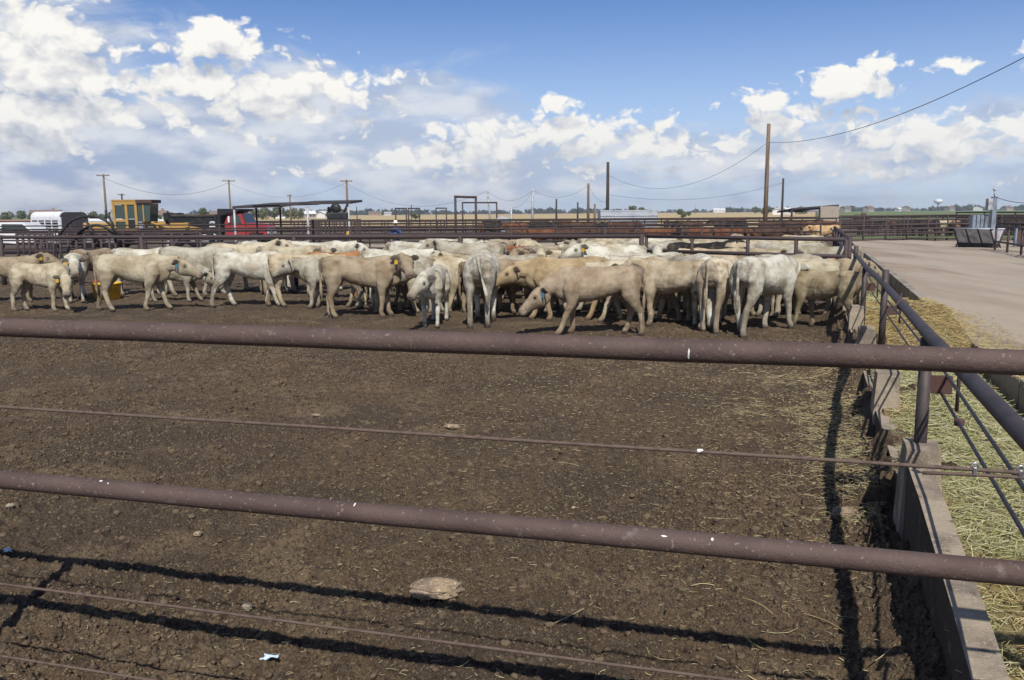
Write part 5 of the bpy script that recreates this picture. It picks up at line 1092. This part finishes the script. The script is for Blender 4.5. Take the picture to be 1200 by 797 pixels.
FRONT = [
    (14, 353, 299, 0, 'high', TAN, 'tan steer cut off by the picture edge, looking over the calf', 'yellow'),
    (50, 364, 307, -8, 'calf_low', CREAM, 'small cream calf with lowered head near the picture edge', 'yellow'),
    (90, 352, 297, -62, 'stand', WHITE, 'white faced steer coming head on just behind the small calf', 'yellow'),
    (158, 363, 297, 2, 'walk', CREAM, 'big cream steer striding past the yellow tub', 'blue'),
    (112, 345, 291, 75, 'rear', DUN, 'dun steer seen from behind beyond the striding cream steer'),
    (204, 353, 304, 4, 'low', GREY, 'steer with low head hidden behind the striding cream steer'),
    (294, 358, 294, 3, 'walk2', WHITE, 'whitish steer walking behind a golden rump, below the red cab'),
    (356, 358, 296, 4, 'walk', (.48, .40, .27), 'cream and gold steer between the whitish steer and the grey tan calf'),
    (424, 371, 299, 3, 'calf_look', (.37, .30, .205), 'grey tan calf with yellow tag turning its face to the viewer', 'yellow'),
    (503, 360, 299, 196, 'stand', (.42, .33, .205), 'tan steer with pink red tag behind the grey tan calf', 'red', 1),
    (552, 364, 303, 186, 'stand', (.46, .36, .235), 'tan steer looking out between the white calf and the white rump'),
    (510, 379, 303, 265, 'face', WHITE, 'small white calf facing the viewer with its head turned', None, -1, .92),
    (566, 378, 294, 86, 'rear', WHITE, 'white steer seen squarely from behind with hanging tail'),
    (664, 374, 300, 183, 'walk2', GOLD, 'golden cream steer walking behind the large dusty tan steer'),
    (702, 391, 310, 180, 'low', (.37, .295, .205), 'large dusty tan steer with blue tag walking with low head', 'blue', 1),
    (792, 382, 303, 148, 'look_back', (.52, .44, .31), 'cream steer with red tag looking back at the viewer', 'red', 1),
    (822, 378, 298, 262, 'down', WHITE, 'white steer with lowered face among the huddled rumps'),
    (844, 384, 300, 60, 'away', (.58, .50, .37), 'pale steer showing its rump behind the big white steer'),
    (893, 388, 299, 44, 'walk2', WHITE, 'big white steer with red tag and soiled rump nearest the gate', 'red'),
    (966, 384, 315, 128, 'brace', (.34, .285, .185), 'soiled grey steer with braced hind legs at the gate corner'),
    (908, 368, 302, 4, 'stand', CREAM, 'steer showing its yellow tag over the big white steer', 'yellow'),
    (790, 366, 300, 180, 'stand', CREAM, 'cream steer hidden behind the red tagged steer'),
    (735, 362, 298, 182, 'stand', WHITE, 'whitish steer just behind the back of the dusty tan steer', 'yellow', 1),
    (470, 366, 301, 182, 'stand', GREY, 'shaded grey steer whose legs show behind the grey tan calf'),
    (606, 368, 303, 8, 'stand', DUN, 'dun steer almost hidden by the white rump and the golden steer'),
    (690, 372, 305, 4, 'walk', GREY, 'grey steer whose pale legs show under the dusty tan steer'),
    (745, 376, 304, 176, 'walk', CREAM, 'cream steer whose crossed legs show below the dusty rump'),
    (802, 372, 300, 96, 'rear', GREY, 'grey rump squeezed in by the red tagged steer'),
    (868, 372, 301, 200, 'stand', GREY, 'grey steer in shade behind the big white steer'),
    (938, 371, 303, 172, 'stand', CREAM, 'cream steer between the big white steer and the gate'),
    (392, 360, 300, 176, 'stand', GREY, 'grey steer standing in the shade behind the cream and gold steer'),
    # second rank
    (170, 345, 290, 0, 'stand', WHITE, 'white back in a row behind the striding cream steer'),
    (228, 346, 288, 2, 'walk', GREY, 'grey tan steer with dark rump under the dump truck'),
    (284, 344, 284, 3, 'high', CREAM, 'cream steer with raised head under the red cab'),
    (342, 346, 287, 4, 'look_right', CREAM, 'cream steer with blue tag looking over the whitish steer', 'blue'),
    (318, 340, 280, 0, 'stand', WHITE, 'white steer against the post under the red cab'),
    (372, 341, 281, 10, 'stand', WHITE, 'white rump under the thin shelter post'),
    (398, 350, 294, 3, 'stand', (.40, .19, .08), 'rust brown back above the cream and gold steer'),
    (462, 350, 291, 2, 'stand', WHITE, 'long white back behind the grey tan calf'),
    (491, 340, 282, 1, 'stand', WHITE, 'white steer with dark head just past the person in a hat'),
    (470, 338, 288, 60, 'stand', GREY, 'greyish rump beside the white steer with dark head'),
    (527, 338, 285, 8, 'high', WHITE, 'white steer with black ear by the fence post'),
    (556, 341, 283, 182, 'high', GREY, 'grey steer with dark ears behind the white rump'),
    (521, 348, 297, 0, 'stand', RED, 'low red brown back beside the white calf'),
    (580, 339, 288, 10, 'stand', (.25, .10, .05), 'red brown calf back below the back rail'),
    (560, 352, 297, 186, 'high', CREAM, 'cream steer with red tag behind the two tan steers', 'red', 1),
    (603, 352, 297, 174, 'stand', GREY, 'round grey back just above the golden steer'),
    (636, 349, 300, 176, 'stand', (.42, .36, .25), 'grey brown back lying along the golden steer'),
    (634, 344, 288, 268, 'stand', CREAM, 'cream steer staring straight out with spread dark ears'),
    (614, 340, 289, 255, 'stand', DUN, 'grey brown steer next to the staring cream steer'),
    (670, 344, 292, 4, 'look_right', CREAM, 'cream back behind the golden cream steer'),
    (697, 347, 285, 12, 'look_right', CREAM, 'pale steer with yellow tag above the dusty tan steer', 'yellow'),
    (722, 350, 287, 205, 'high', WHITE, 'steer with yellow tag and dark ears beside the pale one', 'yellow', 1),
    (762, 354, 295, 178, 'stand', WHITE, 'long white back before the tall gate post'),
]
def build_herd():
    g0 = random.Random(4)
    for px in range(446, 960, 34):
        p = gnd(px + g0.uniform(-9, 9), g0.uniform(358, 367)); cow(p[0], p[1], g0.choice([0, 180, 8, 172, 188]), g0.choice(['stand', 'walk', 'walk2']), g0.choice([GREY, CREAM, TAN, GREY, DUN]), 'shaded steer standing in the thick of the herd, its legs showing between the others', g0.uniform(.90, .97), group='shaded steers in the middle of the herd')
    for r in FRONT:
        px, fy, top, hd, ps, col, lb = r[:7]; ear = r[7] if len(r) > 7 else None; side = r[8] if len(r) > 8 else -1
        cow_px(px, fy, top, hd, ps, col, lb, ear, side, **({'s': r[9]} if len(r) > 9 else {}))
    B = [(768, 340, 285, 262, 'stand', WHITE, 'rounded white rump right behind the tall gate post'), (817, 339, 283, 0, 'high', BLACK, 'black steer with yellow tag behind the gate', 'yellow'), (862, 340, 288, 2, 'stand', BLACK, 'low black back between the gate uprights'),
         (838, 344, 290, 178, 'stand', (.46, .38, .26), 'tan cream back below the black steer'), (905, 344, 290, 184, 'stand', CREAM, 'cream back under the second gate bar'), (884, 339, 283, 0, 'stand', (.50, .42, .30), 'tan white back above the low black back'),
         (930, 342, 284, 176, 'look_right', GREY, 'pale steer with dark ears between the last gate uprights'), (968, 346, 287, 170, 'look_left', GREY, 'whitish steer with soiled head in the gate corner'), (955, 350, 302, 178, 'stand', (.52, .27, .11), 'rust tan steer lying along the gate behind the bars')]
    for r in B:
        px, fy, top, hd, ps, col, lb = r[:7]; cow_px(px, fy, top, hd, ps, col, lb, r[7] if len(r) > 7 else None, fine=False, group='cattle right behind the gate')
    # the packed pen beyond the back fence
    g = random.Random(21); placed = []; n = 0; tries = 0
    cols = [(WHITE, 'white'), (CREAM, 'cream'), (CREAM, 'cream'), (GREY, 'grey white'), ((.46, .38, .26), 'pale tan')]
    while n < 34 and tries < 6000:
        tries += 1; px = g.uniform(520, 985); y = g.uniform(24.2, 32.0); p = at(px, 300, y)
        if px < 600 and g.random() < .5: continue
        hd = g.choice([0, 180, 0, 180, 20, 200, 160, 340, 90, 265])
        if any(abs(p[0] - q[0]) < 1.9 and abs(y - q[1]) < .95 for q in placed): continue
        if p[0] > BX(y) - 1.0: continue
        c, nm = g.choice(cols); pz = g.choice(['stand', 'walk', 'high', 'look_right', 'look_left', 'low', 'away'])
        cow(p[0], y, hd, pz, c, nm + ' steer standing in the packed pen behind the back fence', g.uniform(.95, 1.06), fine=False, group=nm + ' cattle in the packed pen'); placed.append((p[0], y)); n += 1
    for px, y, hd, c, nm in ((968, 50, 180, (.55, .37, .19), 'golden steer standing alone beyond the gate corner'), (668, 46, 0, BROWN, None), (690, 47, 180, BROWN, None), (722, 46.5, 0, BROWN, None), (745, 44.5, 90, BROWN, None), (772, 47, 180, RED, None), (800, 46, 90, BROWN, None), (815, 46.8, 180, RED, None), (853, 45, 0, RED, None), (868, 46, 270, BROWN, None), (900, 46, 0, BROWN, None), (920, 47, 180, BROWN, None), (610, 47, 0, BROWN, None), (640, 46.5, 180, RED, None)):
        p = at(px, 270, y); cow(p[0], y, hd, 'stand', c, nm or 'dark red brown steer in the alley pen beyond the cream cattle', 1.05, fine=False, group='dark cattle in the alley pen')
    for k in range(16):
        px = g.uniform(1010, 1200); y = g.choice([67.5, 69.5, 70.5]); p = at(px, 262, y); cow(p[0], y, g.choice([0, 180, 10, 185]), 'stand', g.choice([BLACK, BLACK, BROWN]), 'black steer in the dark pens past the end of the road', 1.05, fine=False, group='dark cattle past the road end')
    # dark cattle far back
    for k in range(34):
        px = g.uniform(560, 985); y = g.choice([66, 69, 72, 80, 84, 88]); p = at(px, 262, y)
        cow(p[0], y, g.choice([0, 180, 10, 190, 90]), 'stand', g.choice([BROWN, BLACK, RED, BLACK]), 'dark steer far back between the distant pen fences', 1.05, fine=False, group='dark cattle in the far pens')
    for px, y, hd, c, nm in ((1022, 78, 0, BLACK, 'black cow standing by itself past the open shed'), (1063, 66, 4, BLACK, 'black cow at the end of the road, alongside the pale one'), (1078, 68, 176, BLACK, 'black cow turned away at the end of the road'), (1089, 64.5, 190, BLACK, 'black cow half covering the pale cow'), (1097, 66.5, 0, CREAM, 'pale cow among black ones at the end of the road'), (1112, 67, 180, (.30, .17, .12), 'roan brown cow by the fence post at the end of the road'), (1172, 72, 0, BLACK, 'black cow behind the electric box'), (1192, 73, 180, BLACK, 'black cow past the electric box at the picture edge')):
        p = at(px, 270, y); cow(p[0], y, hd, 'stand', c, nm, 1.08, fine=False, group='cattle at the end of the road')
build_herd()

# ------------------------------------------------------------------ person by the alley
def person():
    px, Y = 463.5, 40.6; p = at(px, 262, Y); S = []
    def lm(path, side=(1, 0, 0)): S.append(limb(path, side=side, n=10))
    def grow(name, shells, material, parent, vox=.018):
        V = []; Fc = []
        for v, f in shells:
            o = len(V); V += [tuple(q) for q in v]; Fc += [tuple(i + o for i in f_) for f_ in f]
        me0 = bpy.data.meshes.new('src'); me0.from_pydata(V, [], Fc); bm = bmesh.new(); bm.from_mesh(me0); bmesh.ops.recalc_face_normals(bm, faces=bm.faces); bm.to_mesh(me0); bm.free()
        ob = bpy.data.objects.new('src', me0); C.objects.link(ob); md = ob.modifiers.new('r', 'REMESH'); md.mode = 'VOXEL'; md.voxel_size = vox; md.use_smooth_shade = True
        sm = ob.modifiers.new('s', 'SMOOTH'); sm.iterations = 4; me = bpy.data.meshes.new_from_object(ob.evaluated_get(bpy.context.evaluated_depsgraph_get())); bpy.data.objects.remove(ob); me.name = name
        return link(name, me, material, parent)
    torso = limb([((0, 0, .90), .15, .10), ((0, 0, 1.0), .155, .11), ((0, 0, 1.15), .15, .105), ((0, 0, 1.32), .185, .115), ((0, 0, 1.43), .17, .09), ((0, 0, 1.48), .07, .06), ((0, 0, 1.54), .055, .058)], side=(1, 0, 0), n=14)
    head = limb([((0, -.01, 1.50), .05, .05), ((0, -.02, 1.56), .065, .08), ((0, -.02, 1.63), .075, .095), ((0, -.015, 1.70), .072, .09), ((0, -.01, 1.755), .04, .05)], side=(1, 0, 0), n=14)
    nose = limb([((0, -.10, 1.66), .012, .012), ((0, -.125, 1.63), .016, .014), ((0, -.10, 1.615), .014, .012)], side=(1, 0, 0), n=8)
    arms, hands, legs, feet = [], [], [], []
    for s in (-1, 1):
        arms.append(limb([((.17 * s, 0, 1.42), .055, .06), ((.215 * s, .0, 1.30), .05, .055), ((.235 * s, .0, 1.13), .04, .045), ((.235 * s, -.06, .98), .034, .036), ((.225 * s, -.12, .88), .026, .028)], side=(1, 0, 0)))
        hands.append(limb([((.225 * s, -.12, .90), .024, .03), ((.222 * s, -.14, .84), .02, .042), ((.22 * s, -.15, .79), .016, .036)], side=(1, 0, 0), n=8))
        for k in range(4): hands.append(limb([((.22 * s, -.125 - .016 * k, .80), .009, .009), ((.216 * s, -.135 - .016 * k, .75), .008, .008), ((.205 * s, -.14 - .014 * k, .715 + .006 * abs(k - 1.5)), .007, .007)], side=(1, 0, 0), n=6))
        hands.append(limb([((.215 * s, -.16, .86), .011, .011), ((.205 * s, -.19, .82), .009, .009), ((.20 * s, -.195, .785), .008, .008)], side=(1, 0, 0), n=6))
        legs.append(limb([((.085 * s, 0, .95), .09, .11), ((.10 * s, 0, .80), .088, .10), ((.11 * s, -.01, .50), .062, .066), ((.115 * s, .01, .30), .056, .062), ((.12 * s, .02, .08), .042, .05)], side=(1, 0, 0)))
        feet.append(limb([((.12 * s, .06, .05), .038, .05), ((.122 * s, 0, .055), .04, .05), ((.126 * s, -.10, .04), .045, .035), ((.128 * s, -.19, .03), .03, .02)], side=(1, 0, 0)))
    body = grow('person', [torso, head, nose] + arms + hands + legs + feet, 'skin', None, .014)
    body.location = (p[0], p[1], 0.0); body.rotation_euler = (0, 0, .3); tag(body, 'person in blue shirt, jeans and pale hat standing behind the back fences', 'person')
    def fat(shell, k, cut=None):
        V, F = shell; c = np.mean(V, axis=0); return [tuple(np.array(v) + (np.array(v) - np.array((c[0], c[1], v[2]))) * np.array((k, k, 0))) for v in V], F
    grow('shirt', [fat(limb([((0, 0, .93), .165, .12), ((0, 0, 1.15), .165, .12), ((0, 0, 1.32), .20, .13), ((0, 0, 1.44), .18, .10), ((0, 0, 1.48), .08, .07)], side=(1, 0, 0), n=14), 0)] + [limb([((.16 * s, 0, 1.43), .065, .07), ((.218 * s, .0, 1.30), .062, .066), ((.238 * s, .0, 1.13), .052, .056), ((.237 * s, -.06, .98), .046, .048), ((.23 * s, -.10, .91), .038, .04)], side=(1, 0, 0)) for s in (-1, 1)], 'shirt_blue', body)
    grow('trousers', [limb([((0, 0, .84), .16, .12), ((0, 0, .99), .165, .122)], side=(1, 0, 0))] + [limb([((.085 * s, 0, .95), .098, .118), ((.10 * s, 0, .80), .098, .11), ((.11 * s, -.01, .50), .074, .078), ((.115 * s, .01, .30), .068, .074), ((.12 * s, .02, .07), .058, .068)], side=(1, 0, 0)) for s in (-1, 1)], 'denim', body)
    MB().lathe([(.001, .12), (.05, .125), (.085, .10), (.095, .01), (.10, 0), (.19, -.012), (.195, .0), (.10, .012)], (0, -.01, 1.70), 20).build('hat', 'straw_hat', body)
person()

# ------------------------------------------------------------------ small things on the ground
def tub():
    p = gnd(126, 350); t = thing('stock_tub', 'yellow plastic stock tub behind the striding cream steer', 'tub', (p[0], p[1], 0))
    o = []; n = 28
    for r, z in ((.30, 0), (.34, .38), (.37, .39), (.37, .42), (.34, .42), (.32, .39), (.27, .06)): o.append([(1.3 * r * math.cos(2 * PI * k / n) , r * math.sin(2 * PI * k / n), z) for k in range(n)])
    V = [(q[0] * .8, q[1], q[2]) for r in o for q in r]; F = [(i * n + k, i * n + (k + 1) % n, (i + 1) * n + (k + 1) % n, (i + 1) * n + k) for i in range(len(o) - 1) for k in range(n)] + [tuple(range(n))[::-1], tuple(range((len(o) - 1) * n, len(o) * n))]
    MB().add(V, F, True).build('shell', 'tub_yellow', t)
    MB().lathe([(.001, 0), (.06, .0), (.07, .05), (.001, .09)], (-.26, 0, .42), 12).build('float_cover', 'tag_red', t)
tub()
def stone(px, py, w, d, h, label, material='dung_stone', name='dung_slab', cat='clod', seed=1, rz=0.0):
    p = gnd(px, py); bm = bmesh.new(); bmesh.ops.create_icosphere(bm, subdivisions=5, radius=1); P = np.array([v.co for v in bm.verts])
    Q = np.sign(P) * np.abs(P) ** .74; Q = Q / np.abs(Q).max(axis=0)
    Q = Q * (1 + .10 * vnoise3(P * 1.7 + seed)[:, None] + .13 * vnoise3(P * 3.3 + seed * 3)[:, None] + .08 * vnoise3(P * 10 + seed)[:, None] + .03 * vnoise3(P * 22)[:, None]) * np.array((w / 2, d / 2, h / 2))
    for v, q in zip(bm.verts, Q): v.co = q
    me = bpy.data.meshes.new(name); bm.to_mesh(me); bm.free(); me.polygons.foreach_set('use_smooth', np.ones(len(me.polygons), bool))
    o = link(name, me, material); o.location = (p[0], p[1], h * .32); o.rotation_euler = (0, .04, rz); tag(o, label, cat); return o
stone(511, 697, .285, .16, .10, 'big pale tan slab of dried manure lying below the second pipe', seed=2, rz=.05)
stone(290, 713, .055, .045, .035, 'small grey pebble between the shadow lines', 'concrete', 'pebble', 'stone', 5)
stone(12, 594, .06, .05, .03, 'small whitish pebble at the picture edge under the second pipe', 'concrete', 'pebble', 'stone', 6)
stone(672, 596, .03, .03, .02, 'tiny pale pebble near the middle of the second pipe', 'concrete', 'pebble', 'stone', 8)
stone(530, 501, .15, .08, .04, 'straw coloured clod just above the upper wire', 'dung_stone', 'straw_clod', 'clod', 9)
stone(232, 627, .05, .05, .03, 'pale flattened clod midway under the second pipe', 'dung_stone', 'straw_clod', 'clod', 10); stone(370, 487, .10, .06, .02, 'flat yellowish clod left of the straw clod', 'dung_stone', 'straw_clod', 'clod', 12)
stone(990, 603, .17, .12, .06, 'rounded pinkish lump in the trodden straw near the bunk', 'dung_stone', 'dung_slab', 'clod', 14)
def scrap(px, py, label, seed, w=.09):
    p = gnd(px, py); g = np.random.default_rng(seed); n = 9; V = []; F = []
    u = np.linspace(-.5, .5, n); U, W = np.meshgrid(u, u, indexing='ij'); z = .018 + .022 * (vnoise2(U * 5 + seed, W * 5) - .2) + .01 * (vnoise2(U * 13, W * 13 + seed))
    x = U * w * (1 + .5 * (vnoise2(W * 4, U * 0 + seed) - .5)); y = W * w * .7 * (1 + .9 * (vnoise2(U * 4 + seed, U * 0) - .5)) + .3 * x
    top = np.stack([x, y, z], -1).reshape(-1, 3); bot = top - (0, 0, .002); ii = np.arange(n * n).reshape(n, n)
    q = np.stack([ii[:-1, :-1], ii[1:, :-1], ii[1:, 1:], ii[:-1, 1:]], -1).reshape(-1, 4); rim = list(ii[0, :]) + list(ii[1:, -1]) + list(ii[-1, -2::-1]) + list(ii[-2:0:-1, 0])
    F = np.concatenate([q, q[:, ::-1] + n * n, np.array([[rim[k], rim[(k + 1) % len(rim)], rim[(k + 1) % len(rim)] + n * n, rim[k] + n * n] for k in range(len(rim))])])
    o = link('plastic_scrap', fast_mesh('plastic_scrap', np.concatenate([top, bot]), F, True), 'blue_scrap'); o.location = (p[0], p[1], -.006); o.rotation_euler = (0, 0, seed); tag(o, label, 'scrap', 'blue plastic scraps')
scrap(317, 774, 'pale blue plastic scrap lying in the lower shadow line', 3, .07); scrap(9, 648, 'pale blue plastic scrap at the picture edge', 5, .06)
# stains of manure on the road
